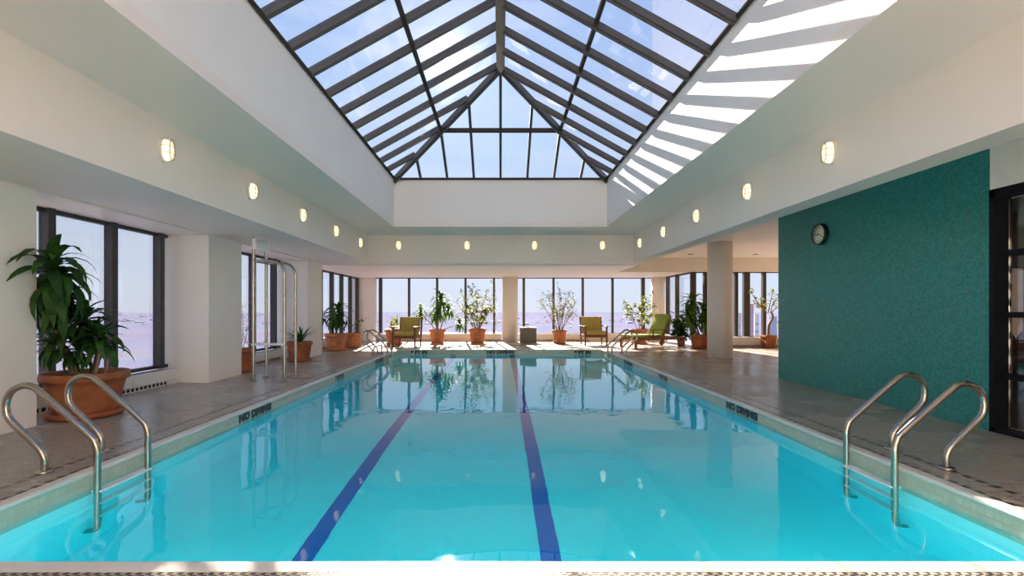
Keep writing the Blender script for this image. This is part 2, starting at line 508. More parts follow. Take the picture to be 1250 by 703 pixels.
# ------------------------------------------------------------------ floor and pool
floor = struct('floor')
m = MB()
for (x0, x1, y0, y1) in ((-5.7, -PX, BACK, FARW + .15), (PX, RX, BACK, FARW + .15), (-PX, PX, BACK, PY0), (-PX, PX, PY1, FARW + .15)):
    m.box(x0, x1, y0, y1, -0.12, 0.0)
m.obj('deck', M['deck'], floor)
# dark key tiles in two dotted lines round the pool
m = MB()
T = 0.0012
def dash(cx, cy, along):
    a, b = (0.024, 0.022)
    dx, dy = (a, b) if along == 'x' else (b, a)
    m.box(cx - dx, cx + dx, cy - dy, cy + dy, -0.01, T)
for off in (0.03, 0.235):
    y = PY0 - off
    while y < PY1 + off:
        for sx in (-1, 1):
            dash(sx * (PX + off), y, 'y')
        y += 0.10
    x = -PX - off
    while x < PX + off:
        dash(x, PY1 + off, 'x')
        if off > 0.1: dash(x, PY0 - off, 'x')
        x += 0.10
m.obj('border_tiles', M['deckdark'], floor, kind='stuff')
# light and dark mosaic tiles of the row nearest the camera, one by one
TS = 0.0236
h_ = TS / 2 - 0.0012
tl = MB().cbox(-h_, h_, -h_, h_, -0.008, 0.0025, 0.002).mesh('tile', M['decktile'])
td = MB().cbox(-h_, h_, -h_, h_, -0.008, 0.0025, 0.002).mesh('tile', M['deckdark'])
for i in range(204):
    link('tile', td if i % 2 == 0 else tl, floor, (-2.40 + i * TS, PY0 - TS / 2 - .002, random.uniform(-.0006, .0006)))
for par, mt_ in ((0, 'deckdark'), (1, 'decktile')):
    m = MB()
    for j in range(1, 5):
        for i in range(204):
            if (i + j) % 2 == par:
                x, y = -2.40 + i * TS, PY0 - TS / 2 - .002 - j * TS
                m.box(x - h_, x + h_, y - h_, y + h_, -0.008, 0.002)
    m.obj('mosaic_rows', M[mt_], floor, kind='stuff')

pool = struct('pool_basin')
m = MB()
m.box(-FX - .1, -FX, FY0 - .1, FY1 + .1, PB, -0.26); m.box(FX, FX + .1, FY0 - .1, FY1 + .1, PB, -0.26)
m.box(-FX, FX, FY0 - .1, FY0, PB, -0.26); m.box(-FX, FX, FY1, FY1 + .1, PB, -0.26)
m.obj('pool_wall', M['plaster'], pool)
MB().box(-FX - .1, FX + .1, FY0 - .1, FY1 + .1, PB - .1, PB).obj('pool_bottom', M['plaster'], pool)
m = MB(); m.box(-FX - .1, -FX, FY0 - .1, FY1 + .1, -0.26, -0.035); m.obj('tile_band', M['band'], pool)
m = MB(); m.box(FX, FX + .1, FY0 - .1, FY1 + .1, -0.26, -0.035); m.obj('tile_band', M['band'], pool)
m = MB(); m.box(-FX, FX, FY1, FY1 + .1, -0.26, -0.035); m.obj('tile_band', M['bandx'], pool)
m = MB(); m.box(-FX, FX, FY0 - .1, FY0, -0.26, -0.035); m.obj('tile_band', M['bandx'], pool)
# bullnose coping
def coping_ring():
    m = MB()
    prof = [(0.0, -0.035), (-0.012, -0.03), (-0.020, -0.018), (-0.018, -0.004), (-0.008, 0.003), (0.01, 0.005), (0.062, 0.004), (0.064, -0.04)]
    rings = []
    for d, z in prof:
        x0, x1, y0, y1 = -FX - d, FX + d, FY0 - d - (0.02 if d > 0.05 else 0), FY1 + d
        rings.append([(x0, y0, z), (x1, y0, z), (x1, y1, z), (x0, y1, z)])
    vs = [p for r in rings for p in r]
    fs = []
    for i in range(len(rings) - 1):
        for k in range(4):
            k2 = (k + 1) % 4
            fs.append((i * 4 + k, i * 4 + k2, (i + 1) * 4 + k2, (i + 1) * 4 + k))
    m.add(vs, fs)
    return m
coping_ring().obj('coping', M['coping'], pool, label='white bullnose stone edging')
for x, w in ((-1.43, 0.15), (0.37, 0.15)):
    m = MB(); m.box(x - w / 2, x + w / 2, FY0 + .5, FY1 - .004, PB - .01, PB + 0.004)
    m.box(x - w / 2, x + w / 2, FY1 - .004, FY1 + .01, PB, -0.30)
    m.obj('lane_line', M['lane'], pool, label='dark blue lane stripe on the pool bottom')
m = MB(); m.box(-FX - .02, FX + .02, FY0 - .02, FY1 + .02, PB - .03, WZ)
m.obj('water', M['water'], None, kind='stuff', label='clear still turquoise pool water filling the tiled basin', category='water')
# added fill lights, unseen in the end wall below the camera, brighten the pool
POOL_FILL_W = 7.0
ul = bpy.data.lights.new('pool_fill_light', 'AREA'); ul.shape = 'DISK'; ul.size = 0.26; ul.energy = POOL_FILL_W; ul.color = (0.9, 1.0, 0.98)
for x in (-2.0, 0, 2.0):
    m = MB(); m.lathe([(.19, 0), (.19, .012), (.14, .02), (.13, .004)], (x, FY0, -.62), 24, axis='y'); m.obj('fill_light_ring', M['steel'], pool)
    lo = bpy.data.objects.new('pool_fill_light', ul); COL.objects.link(lo); lo.parent = pool
    lo.location = (x, FY0 + .03, -.62); lo.rotation_euler = (R(90), 0, 0)
# lettering on the tile band
def marker(text, pos, facing, size):
    me = text_mesh(text, size, 0.001, 0.012); me.materials.append(M['ink'])
    o = link('depth_marker', me, pool, pos)
    o.rotation_euler = {'-y': (R(90), 0, 0), '+x': (R(90), 0, R(90)), '-x': (R(90), 0, R(-90))}[facing]
    o.scale = (1.25, 1, 1)
    return o
for x, t in ((-2.46, '5 FT IN'), (0.0, 'NO DIVING'), (2.48, '5 FT IN')):
    marker(t, (x, FY1 - .002, -0.085), '-y', 0.125)
for y, t in ((6.05, 'NO DIVING'), (9.2, '5 FT IN'), (12.2, 'NO DIVING')):
    marker(t, (-FX + .002, y, -0.085), '+x', 0.12)
for y, t in ((6.15, 'NO DIVING'), (9.1, '5 FT IN'), (11.6, 'NO DIVING')):
    marker(t, (FX - .002, y, -0.085), '-x', 0.12)

# ------------------------------------------------------------------ shell
def wallbox(name, boxes, mat='paint', parent=None, **kw):
    m = MB()
    for b in boxes: m.box(*b)
    return m.obj(name, M[mat], parent, kind='structure', **kw)

# ceiling with the hole of the skylight well
wallbox('ceiling', [(-BX, -WELL, BACK, FARB, ZC, ZC + .12), (WELL, BX, BACK, FARB, ZC, ZC + .12),
                    (-WELL, WELL, WY1, FARB, ZC, ZC + .12), (-WELL, WELL, BACK, WY0, ZC, ZC + .12)], 'ceil')
w_ = 0.15
wallbox('wall_skylight_well', [(-WELL - w_, -WELL, WY0 - w_, WY1 + w_, ZC + .12, ZT), (WELL, WELL + w_, WY0 - w_, WY1 + w_, ZC + .12, ZT),
                               (-WELL, WELL, WY1, WY1 + w_, ZC + .12, ZT), (-WELL, WELL, WY0 - w_, WY0, ZC + .12, ZT)])
wallbox('ceiling_beam_left', [(-PIER, -BX, BACK, FARB, ZB, ZC + .12), (-5.7, -PIER, BACK, FARW + .15, ZB2, ZC + .12)], 'ceil')
wallbox('ceiling_beam_right', [(BX, BX + .30, BACK, FARB, ZB, ZC + .12)], 'ceil')
wallbox('ceiling_beam_far', [(-PIER, BX + .30, FARB, 13.3, ZB, ZC + .12), (-PIER, BX + .30, 13.3, FARW + .15, ZB2, ZC + .12),
                             (BX + .30, JX + .1, JY - .1, FARW + .15, ZB2, ZC + .12)], 'ceil')
wallbox('ceiling_right_bay', [(BX + .30, RX, BACK, JY + .1, ZR, ZR + .12)], 'ceil')
wallbox('wall_right_header', [(JX + .1, RX, JY - .1, JY + .1, ZB2, ZR)])
# piers on the left
wallbox('wall_left_near', [(-5.7, -PIER, BACK, 5.0, 0, ZB2)])
wallbox('wall_left_middle', [(-5.7, -PIER, 7.95, 8.96, 0, ZB2)])
wallbox('wall_left_far', [(-5.7, -PIER, 12.02, 13.0, 0, ZB2)])
wallbox('wall_far_left', [(-5.7, -4.79, 18.56, FARW + .15, 0, ZB2)])
wallbox('wall_back', [(-5.7, RX, BACK - .15, BACK, 0, ZC + .12)])
# far right pier beside the chaise, round columns
def column(name, x, y, r, z1):
    m = MB(); m.lathe([(r, 0), (r, z1)], (x, y, 0), 40)
    return m.obj(name, M['paint'], None, kind='structure')
column('wall_column', 0.36, 18.15, 0.29, ZB2)
column('wall_column', 6.02, 18.32, 0.29, ZB2)
column('wall_column', 5.50, 12.12, 0.295, ZR)
wallbox('wall_right_end', [(RX, RX + .15, 8.3, JY + .15, 0, ZR), (9.35, RX, 8.3, 8.42, 0, ZR)])

# teal wall with the doorway of dark steel
tw = struct('wall_right')
m = MB(); m.box(TEALX, TEALX + .2, TY0, TY1, 0, ZR); m.obj('mosaic_facing', M['teal'], tw)
m = MB(); m.box(TEALX + .2, TEALX + .22, TY0, TY1, 0, ZR); m.obj('back_lining', M['paint'], tw)
wallbox('wall_right_near', [(TEALX, TEALX + .2, BACK, 1.6, 0, ZR), (TEALX, TEALX + .2, 1.6, TY0, 2.38, ZR)])

# ------------------------------------------------------------------ windows
def window_y(n, x, y0, y1, z0, z1, mull, inward, wmul=0.10, dmul=0.12, glass_off=0.03):
    """window in a wall that runs along Y; inward = +1 when the room is on the +X side"""
    w = struct('window_%d' % n)
    d = inward
    def bx(name, ya, yb, za, zb, dep):
        xs = sorted((x, x + d * dep)); m = MB(); m.box(xs[0], xs[1], ya, yb, za, zb); return m.obj(name, M['bronze'], w)
    bx('head_frame', y0, y1, z1 - .05, z1, 0.07)
    bx('sill_frame', y0, y1, z0, z0 + .05, 0.07)
    edges = [y0] + [a for a in mull] + [y1]
    for a in mull:
        bx('mullion', a, a + wmul, z0, z1, dmul)
    for a, b in zip(edges[:-1], edges[1:]):
        if b - a < wmul + .02: continue
        aa = a + (wmul if a != y0 else 0)
        m = MB(); m.box(x + d * glass_off, x + d * (glass_off + .008), aa, b, z0 + .05, z1 - .05); m.obj('pane', M['glass'], w)
    return w
def window_x(n, y, x0, x1, z0, z1, mull, wmul=0.08, dmul=0.12, wide=()):
    w = struct('window_%d' % n)
    def bx(name, xa, xb, za, zb, dep):
        m = MB(); m.box(xa, xb, y - dep, y, za, zb); return m.obj(name, M['bronze'], w)
    bx('head_frame', x0, x1, z1 - .03, z1, 0.06)
    bx('sill_frame', x0, x1, z0, z0 + .02, 0.06)
    es = []
    for i, c in enumerate(mull):
        h = (wide[i] if i < len(wide) and wide[i] else wmul) / 2
        bx('mullion', c - h, c + h, z0, z1, dmul); es.append((c - h, c + h))
    xs = [x0] + [v for e in es for v in e] + [x1]
    for i in range(0, len(xs), 2):
        if xs[i + 1] - xs[i] > .03:
            m = MB(); m.box(xs[i], xs[i + 1], y - .038, y - .03, z0 + .02, z1 - .03); m.obj('pane', M['glass'], w)
    return w
SL, SF = 0.26, 0.30
window_y(1, -WINX, 5.0, 7.95, SL, ZB2, (5.795, 6.75, 7.70), 1)
window_y(2, -WINX, 8.96, 12.02, SL, ZB2, (9.66, 10.62, 11.62), 1)
window_y(3, -WINX, 13.0, 18.56, SL, ZB2, (13.7, 14.66, 15.64, 16.6, 17.57, 18.42), 1)
window_x(4, FARW, -4.79, 0.07, SF, ZB2, (-4.60, -3.506, -2.43, -1.34, -0.25), wide=(0.12, 0, 0, 0, 0))
window_x(5, FARW, 0.65, 5.80, SF, ZB2, (0.89, 2.03, 3.15, 4.29, 5.46), wide=(0.10, 0, 0, 0, 0.13))
window_y(6, JX, JY, FARW, SF, ZB2, (16.86, 17.8), -1)
window_x(7, JY, JX, RX, 0.33, ZB2, (6.27, 6.66, 7.17, 7.66, 8.00, 8.57, 9.6, 10.6), wmul=0.10, wide=(0.16, 0.11, 0.1, 0.11, 0.20, 0.11, 0.1, 0.1))

# ------------------------------------------------------------------ convector covers below the windows
def convector(label, x0, x1, y0, y1, h, front, seg=1.0):
    """front: '+x' or '-y' : side that faces the room"""
    t = thing('convector_cover', label, 'heater cover', ((x0 + x1) / 2, (y0 + y1) / 2, 0), 0, 'heater covers under the windows')
    ox, oy = (x0 + x1) / 2, (y0 + y1) / 2
    along = 'y' if front == '+x' else 'x'
    L = (y1 - y0) if along == 'y' else (x1 - x0)
    n = max(1, round(L / seg))
    for i in range(n):
        a, b = i / n * L, (i + 1) / n * L - 0.006
        m = MB()
        if along == 'y': m.cbox(x0 - ox, x1 - ox, y0 + a - oy, y0 + b - oy, 0.07, h, 0.008)
        else: m.cbox(x0 + a - ox, x0 + b - ox, y0 - oy, y1 - oy, 0.07, h, 0.008)
        m.obj('panel', M['sill'], t)
    m = MB()
    if along == 'y': m.box(x0 - ox, x1 - ox - .03, y0 - oy, y1 - oy, 0, 0.07)
    else: m.box(x0 - ox, x1 - ox, y0 - oy + .03, y1 - oy, 0, 0.07)
    m.obj('plinth', M['sill'], t)
    m = MB(); p = 0.0
    while p < L - .05:
        if int(p / 0.9) % 4 != 3:
            if along == 'y': m.box(x1 - ox - .031, x1 - ox - .026, y0 + p - oy, y0 + p + .05 - oy, 0.015, 0.06)
            else: m.box(x0 + p - ox, x0 + p + .05 - ox, y0 - oy + .026, y0 - oy + .031, 0.015, 0.06)
        p += 0.085
    m.obj('grille', M['slot'], t, kind='stuff')
    m = MB()
    if along == 'y': m.box(x0 + .06 - ox, x1 - .08 - ox, y0 + .15 - oy, y1 - .15 - oy, h, h + .004)
    else: m.box(x0 + .15 - ox, x1 - .15 - ox, y0 + .08 - oy, y1 - .06 - oy, h, h + .004)
    m.obj('top_grille', M['downlight'], t)
    return t
convector('white heater cover beside the big potted plant, nearest window on left', -WINX + .0, -5.285, 5.0, 7.95, 0.24, '+x')
convector('white heater cover behind the steel tube frame at left', -WINX, -5.285, 8.96, 12.02, 0.24, '+x')
convector('white heater cover in the far left window bay', -WINX, -5.285, 13.0, 18.3, 0.24, '+x', 1.2)
convector('long white heater cover behind the left armchair and two pots', -4.75, 0.07, 18.35, FARW - .12, 0.29, '-y', 1.1)
convector('long white heater cover behind the right armchair and wicker-look pot', 0.66, 5.72, 18.35, FARW - .12, 0.29, '-y', 1.1)
convector('white heater cover in the right bay behind the thin tree', JX + .02, RX - .02, 15.42, JY - .12, 0.32, '-y', 1.1)

# ------------------------------------------------------------------ skylight
sky = struct('skylight')
BAY = WELL / 4.0
RISE = ZT + 0.556 * WELL
TAN = 0.556
def slope_z(dist):      # height of glass, dist = horizontal distance in from the base line
    return ZT + TAN * dist
def bar(p0, p1, w, d, name, up=0.02, mat='skyframe', side=None):
    """rectangular bar from p0 to p1, top face UP above the line, hanging d below it"""
    p0, p1 = Vector(p0), Vector(p1)
    t = (p1 - p0).normalized()
    s = side if side is not None else t.cross(Vector((0, 0, 1))).normalized()
    n = s.cross(t).normalized()
    vs = []
    for p in (p0, p1):
        for a, b in ((-.5, -1), (.5, -1), (.5, 0), (-.5, 0)):
            vs.append(p + s * (a * w) + n * ((up - (0 if b == 0 else d + up))))
    m = MB()
    m.add(vs, [(0, 1, 2, 3), (7, 6, 5, 4), (0, 4, 5, 1), (1, 5, 6, 2), (2, 6, 7, 3), (3, 7, 4, 0)])
    # narrow glazing cap proud on the underside, as on the real sections
    vs = []
    for p in (p0, p1):
        for a, b in ((-.22, -d - .022), (.22, -d - .022), (.22, -d), (-.22, -d)):
            vs.append(p + s * (a * w) + n * b)
    m.add(vs, [(0, 1, 2, 3), (7, 6, 5, 4), (0, 4, 5, 1), (1, 5, 6, 2), (2, 6, 7, 3), (3, 7, 4, 0)])
    return m.obj(name, M[mat], sky)
NB = 19
for sx in (-1, 1):
    for k in range(1, NB):
        y = WY1 - k * BAY
        run = min(WELL, k * BAY, (NB - k) * BAY)
        bar((sx * WELL, y, ZT), (sx * (WELL - run), y, slope_z(run)), 0.07, 0.07, 'rafter', side=Vector((0, 1, 0)))
    bar((sx * WELL / 2, WY1 - 2 * BAY, slope_z(WELL / 2)), (sx * WELL / 2, WY0 + 2 * BAY, slope_z(WELL / 2)), 0.05, 0.05, 'purlin', mat='matt')
    bar((sx * (WELL - .02), WY1, ZT + .01), (sx * (WELL - .02), WY0, ZT + .01), 0.035, 0.02, 'base_rail', up=0.008, mat='matt')
    for ye, sg in ((WY1, -1), (WY0, 1)):
        bar((sx * WELL, ye, ZT), (0, ye + sg * WELL, RISE), 0.085, 0.10, 'hip_rafter')
for ye, sg in ((WY1, -1), (WY0, 1)):
    for k in range(-3, 4):
        run = WELL - abs(k) * BAY
        bar((k * BAY, ye, ZT), (k * BAY, ye + sg * run, slope_z(run)), 0.055, 0.05, 'rafter', side=Vector((1, 0, 0)))
    bar((-WELL / 2, ye + sg * WELL / 2, slope_z(WELL / 2)), (WELL / 2, ye + sg * WELL / 2, slope_z(WELL / 2)), 0.05, 0.05, 'purlin', mat='matt')
    bar((-WELL, ye + sg * .02, ZT + .01), (WELL, ye + sg * .02, ZT + .01), 0.035, 0.02, 'base_rail', up=0.008, mat='matt')
bar((0, WY1 - WELL, RISE), (0, WY0 + WELL, RISE), 0.15, 0.11, 'ridge_beam')
def clip(poly, a, b, c):   # keep a*x+b*y<=c
    out = []
    for i in range(len(poly)):
        p, q = poly[i], poly[(i + 1) % len(poly)]
        fp, fq = a * p[0] + b * p[1] - c, a * q[0] + b * q[1] - c
        if fp <= 1e-9: out.append(p)
        if (fp < -1e-9 and fq > 1e-9) or (fp > 1e-9 and fq < -1e-9):
            t = fp / (fp - fq); out.append((p[0] + (q[0] - p[0]) * t, p[1] + (q[1] - p[1]) * t))
    return out
def pane(poly, to3):
    if len(poly) < 3: return
    a = sum(poly[i][0] * poly[(i + 1) % len(poly)][1] - poly[(i + 1) % len(poly)][0] * poly[i][1] for i in range(len(poly)))
    if abs(a) < 0.01: return
    n = len(poly)
    vs = [to3(p, 0.012) for p in poly] + [to3(p, 0.020) for p in poly]
    fs = [tuple(range(n)), tuple(reversed(range(n, 2 * n)))] + [(i, i + n, (i + 1) % n + n, (i + 1) % n) for i in range(n)]
    mb = MB(); mb.add(vs, fs[:2]); mb.add(vs, fs[2:], mi=1)     # dark gasket round the edge
    mb.obj('pane', [M['skyglass'], M['slot']], sky)
for sx in (-1, 1):
    for k in range(NB):
        ya, yb = WY1 - (k + 1) * BAY, WY1 - k * BAY
        for d0, d1 in ((0, WELL / 2), (WELL / 2, WELL)):
            poly = [(ya, d0), (yb, d0), (yb, d1), (ya, d1)]
            poly = clip(poly, 1, 1, WY1); poly = clip(poly, -1, 1, -WY0)
            pane(poly, lambda p, h: (sx * (WELL - p[1]), p[0], slope_z(p[1]) + h))
for ye, sg in ((WY1, -1), (WY0, 1)):
    for k in range(-4, 4):
        for d0, d1 in ((0, WELL / 2), (WELL / 2, WELL)):
            poly = [(k * BAY, d0), ((k + 1) * BAY, d0), ((k + 1) * BAY, d1), (k * BAY, d1)]
            poly = clip(poly, 1, 1, WELL); poly = clip(poly, -1, 1, WELL)
            pane(poly, lambda p, h: (p[0], ye + sg * p[1], slope_z(p[1]) + h))

# ------------------------------------------------------------------ outside: roof bulkhead, city
t = thing('roof_bulkhead', 'tall pale blue block above the skylight at upper right', 'building', (7.2, 13.2, 3.4))
MB().box(-2.05, 2.5, -3.2, 3.2, 0, 9.0).obj('wall', M['towerwall'], t)
MB().box(-2.15, 2.6, -3.3, 3.3, 9.0, 9.25).obj('parapet', M['towerwall'], t)
for xx in (-0.9, 0.9):
    MB().box(xx - .006, xx + .006, -3.215, -3.2, 0, 9.0).obj('panel_joint', M['downlight'], t)

def city_ground():
    m, nt, b = newmat('city_ground')
    N = nt.nodes.new; L = nt.links.new
    tc = N('ShaderNodeTexCoord')
    v = N('ShaderNodeTexVoronoi'); v.inputs['Scale'].default_value = 0.006
    L(tc.outputs['Object'], v.inputs['Vector'])
    nz = N('ShaderNodeTexNoise'); nz.inputs['Scale'].default_value = 0.0012; nz.inputs['Detail'].default_value = 8
    L(tc.outputs['Object'], nz.inputs['Vector'])
    mx = N('ShaderNodeMix'); mx.data_type = 'RGBA'
    L(nz.outputs[0], mx.inputs[0]); mx.inputs[6].default_value = (0.10, 0.115, 0.20, 1); mx.inputs[7].default_value = (0.175, 0.185, 0.275, 1)  # lilac ground colour stands in for distance haze
    m2 = N('ShaderNodeMix'); m2.data_type = 'RGBA'; m2.inputs[0].default_value = 0.04
    L(mx.outputs[2], m2.inputs[6]); L(v.outputs['Color'], m2.inputs[7])
    L(m2.outputs[2], b.inputs['Base Color']); b.inputs['Roughness'].default_value = 1.0
    b.inputs['Specular IOR Level'].default_value = 0.0
    return m
m = MB(); m.lathe([(26000, 0), (26000, 1)], (0, 0, -131), 96, False)
m.obj('ground', city_ground(), None, kind='structure')
random.seed(21)
m = MB()
cm = [simple('city_pale', (0.55, 0.53, 0.58), 0.9), simple('city_pink', (0.58, 0.36, 0.38), 0.9), simple('city_blue', (0.42, 0.43, 0.54), 0.9), simple('city_cream', (0.72, 0.68, 0.64), 0.9)]  # block colours kept pale in place of distance haze
for i in range(420):
    yy = 4200 + 9000 * random.random() ** 1.3
    xx = random.uniform(-1.25, 1.25) * yy
    h = random.choice((4, 6, 8, 10, 12, 16))
    w, d = random.uniform(15, 60), random.uniform(15, 60)
    m.box(xx, xx + w, yy, yy + d, -131, -130 + h, mi=random.randrange(4))
for i in range(160):
    xx = -(4200 + 7000 * random.random() ** 1.6); yy = random.uniform(0.3, 2.0) * -xx
    w, d = random.uniform(15, 60), random.uniform(15, 60)
    m.box(xx, xx + w, yy, yy + d, -131, -130 + random.choice((4, 6, 8, 10, 12)), mi=random.randrange(4))
m.obj('city_blocks', cm, None, kind='stuff', label='low pale city blocks spread to the horizon beyond windows', category='city')
def tower(px, pw, ytop, Y, mat, label):
    x = (px - 611) / 590.0 * Y; w = pw / 590.0 * Y; zt = CAMZ + (378 - ytop) / 590.0 * Y
    t = thing('tower_block', label, 'building', (x, Y, -130))
    MB().box(-w / 2, w / 2, 0, w, 0, zt + 130).obj('wall', mat, t)
    nf = int((zt + 130) / 14)
    for k in range(nf - 6, nf):
        MB().box(-w * .42, w * .42, -.4, 0, k * 14 + 4, k * 14 + 9).obj('window_band', cm[2], t)
tower(917, 6, 371, 700, cm[1], 'reddish tower block seen through the right bay window')
tower(924, 5, 383, 900, cm[3], 'slim cream tower block right of the reddish one')
tower(944, 9, 386, 1000, cm[2], 'bluish tower block behind the thin tree')
tower(903, 3, 382, 800, cm[0], 'pale tower block left of the wide window post')

# ------------------------------------------------------------------ side room behind the steel glazed door
DX = TEALX + .10
dr = struct('door_1')
y1, y0 = TY0, 1.6
def dbar(name, ya, yb, za, zb, x0=TEALX - .01, x1=TEALX + .16):
    MB().box(x0, x1, ya, yb, za, zb).obj(name, M['doorframe'], dr)
dbar('jamb', y1 - .05, y1, 0, 2.38); dbar('jamb', y0, y0 + .05, 0, 2.38)
dbar('head', y0, y1, 2.30, 2.38); dbar('threshold', y0, y1, 0, 0.035)
for yy in (3.85, 2.9):
    dbar('stile', yy - .03, yy + .03, 0.035, 2.30, TEALX + .06, TEALX + .14)
for z in (0.55, 1.15, 1.75):
    dbar('glazing_bar', y0 + .05, y1 - .05, z - .027, z + .027, TEALX + .055, TEALX + .145)
zs = (0.035, .55, 1.15, 1.75, 2.30); ys = (y0 + .05, 2.9, 3.85, y1 - .05)
for i in range(4):
    for j in range(3):
        MB().box(DX, DX + .008, ys[j] + .03, ys[j + 1] - .03, zs[i] + .027, zs[i + 1] - .027).obj('pane', M['doorglass'], dr)
wallbox('wall_side_room', [(TEALX + .2, 9.2, 8.3, 8.42, 0, 0.5), (TEALX + .2, 9.2, 8.3, 8.42, 1.95, ZR), (TEALX + .2, 6.4, 8.3, 8.42, .5, 1.95), (9.1, 9.2, 8.3, 8.42, .5, 1.95)], 'khaki')
wallbox('wall_side_room_end', [(9.2, 9.35, BACK, 1.0, 0, ZR), (9.2, 9.35, 8.0, 8.42, 0, ZR), (9.2, 9.35, 1.0, 8.0, 0, .6), (9.2, 9.35, 1.0, 8.0, 2.4, ZR)], 'khaki')
wallbox('floor_side_room', [(TEALX + .2, 9.2, BACK, 8.3, 0.0, 0.012)], 'woodfloor')
window_x(8, 8.42, 6.4, 9.1, .5, 1.95, (7.6,))
window_y(9, 9.3, 1.0, 8.0, .6, 2.4, (2.7, 4.45, 6.2), -1)  # unseen window, added to let daylight into the side room
t = thing('low_bench', 'brown wooden bench inside the room behind the dark door', 'bench', (8.05, 7.6, 0.012))
MB().cbox(-1.05, 1.05, -.25, .25, .38, .46, .01).obj('seat', M['teak'], t)
for a in (-1, 1):
    for b in (-1, 1):
        MB().cbox(a * 1.0 - .04, a * 1.0 + .04, b * .2 - .04, b * .2 + .04, 0, .38, .005).obj('leg', M['teak'], t)

# ------------------------------------------------------------------ wall clock
t = thing('wall_clock', 'round black rimmed clock with cream face on teal mosaic wall', 'clock', (TEALX, 7.28, 2.335))
m = MB(); m.lathe([(.155, 0), (.16, -.01), (.16, -.055), (.152, -.062), (.142, -.062), (.142, -.045), (.0, -.045)], n=40, axis='x'); m.obj('rim', M['black'], t)
m = MB(); m.lathe([(.0005, -.046), (.141, -.046), (.141, -.049), (.0005, -.049)], n=40, axis='x'); m.obj('face', M['clockface'], t)
for h in range(1, 13):
    a = R(90 - 30 * h)
    me = text_mesh(str(h), 0.045, 0.0006); me.materials.append(M['ink'])
    # seen from -X: right of the dial is -Y
    o = link('numeral', me, t, (-.0505, -.112 * math.cos(a), .112 * math.sin(a)))
    o.rotation_euler = (R(90), 0, R(-90))
def hand(deg, ln, w, name):
    a = R(90 - deg)
    d = Vector((0, -math.cos(a), math.sin(a))); s = Vector((0, math.sin(a), math.cos(a)))
    vs = []
    for x in (-.052, -.0545):
        for l, ww in ((-.02, w), (ln, w * .5)):
            for sg in (-1, 1):
                vs.append(Vector((x, 0, 0)) + d * l + s * (sg * ww / 2))
    MB().add(vs, [(0, 1, 3, 2), (4, 6, 7, 5), (0, 2, 6, 4), (1, 5, 7, 3), (0, 4, 5, 1), (2, 3, 7, 6)]).obj(name, M['ink'], t)
hand(262, .075, .012, 'hour_hand'); hand(118, .115, .008, 'minute_hand')

# ------------------------------------------------------------------ bulkhead lamps
def make_lamp():
    t = thing('bulkhead_lamp', '', 'lamp')
    def oval(sx, sz, y0, y1, n=28, dome=0.0):
        out = []
        for k in range(n):
            a = 2 * math.pi * k / n
            c, s = math.cos(a), math.sin(a)
            # stadium outline
            px = sx * math.copysign(abs(c) ** .9, c); pz = math.copysign(abs(s) ** .75, s) * sz
            out.append((px, pz))
        return out
    def prism(o, y0, y1, sc=1.0):
        n = len(o); m = MB()
        vs = [(x, y0, z) for x, z in o] + [(x * sc, y1, z * sc) for x, z in o]
        m.add(vs, [(i, (i + 1) % n, (i + 1) % n + n, i + n) for i in range(n)], True)
        m.add(vs[n:], [tuple(reversed(range(n)))]); m.add(vs[:n], [tuple(range(n))])
        return m
    # local frame: -Y points into the room
    prism(oval(.078, .125, 0, 0), 0, -.03, .97).obj('base', M['lampbase'], t)
    n = 28; o = oval(.062, .108, 0, 0); m = MB()
    rings = [(1.0, -.03), (0.97, -.055), (0.86, -.075), (0.6, -.088), (0.25, -.092)]
    vs = [(x * s, y, z * s) for s, y in rings for x, z in o]
    m.add(vs, [(i * n + k, i * n + (k + 1) % n, (i + 1) * n + (k + 1) % n, (i + 1) * n + k) for i in range(len(rings) - 1) for k in range(n)], True)
    m.add(vs[-n:], [tuple(reversed(range(n)))])
    m.obj('diffuser', M['lampglass'], t)
    # cage: upright hoop and two cross bars
    pts = [(x * .62, -.096, z * 1.0) for x, z in o]; pts.append(pts[0])
    MB().tube(pts, .004, 6, False).obj('cage_hoop', M['lampcage'], t)
    for z in (-.035, .035):
        MB().tube([(-.066, -.03, z), (-.060, -.07, z), (-.04, -.092, z), (0, -.099, z), (.04, -.092, z), (.060, -.07, z), (.066, -.03, z)], .0035, 6).obj('cage_bar', M['lampcage'], t)
    return t
proto = make_lamp()
lamp_spots = []
ordn = ('nearest', 'second nearest', 'third', 'fourth', 'fifth and farthest')
for i, y in enumerate((5.0, 6.73, 8.44, 10.14, 11.9)):
    lamp_spots.append(((-BX, y, 2.85), R(90), 'lit oval wall lamp, %s along left beam from the camera' % ordn[i]))
for i, y in enumerate((5.08, 6.75, 8.51, 10.24, 11.97)):
    lamp_spots.append(((BX, y, 2.85), R(-90), 'lit oval wall lamp, %s along right beam from the camera' % ordn[i]))
for i, x in enumerate((-2.67, -.88, .89, 2.67)):
    lamp_spots.append(((x, FARB, 2.885), 0, 'lit oval wall lamp, %s from left on the far beam' % ('first', 'second', 'third', 'fourth')[i]))
for i, (loc, rz, lab) in enumerate(lamp_spots):
    if i == 0:
        o = proto; o.location = loc; o.rotation_euler = (0, 0, rz); o['label'] = lab; o['group'] = 'oval lamps along the beams'
    else:
        o = copy_tree(proto, loc, rz, lab, 'oval lamps along the beams')

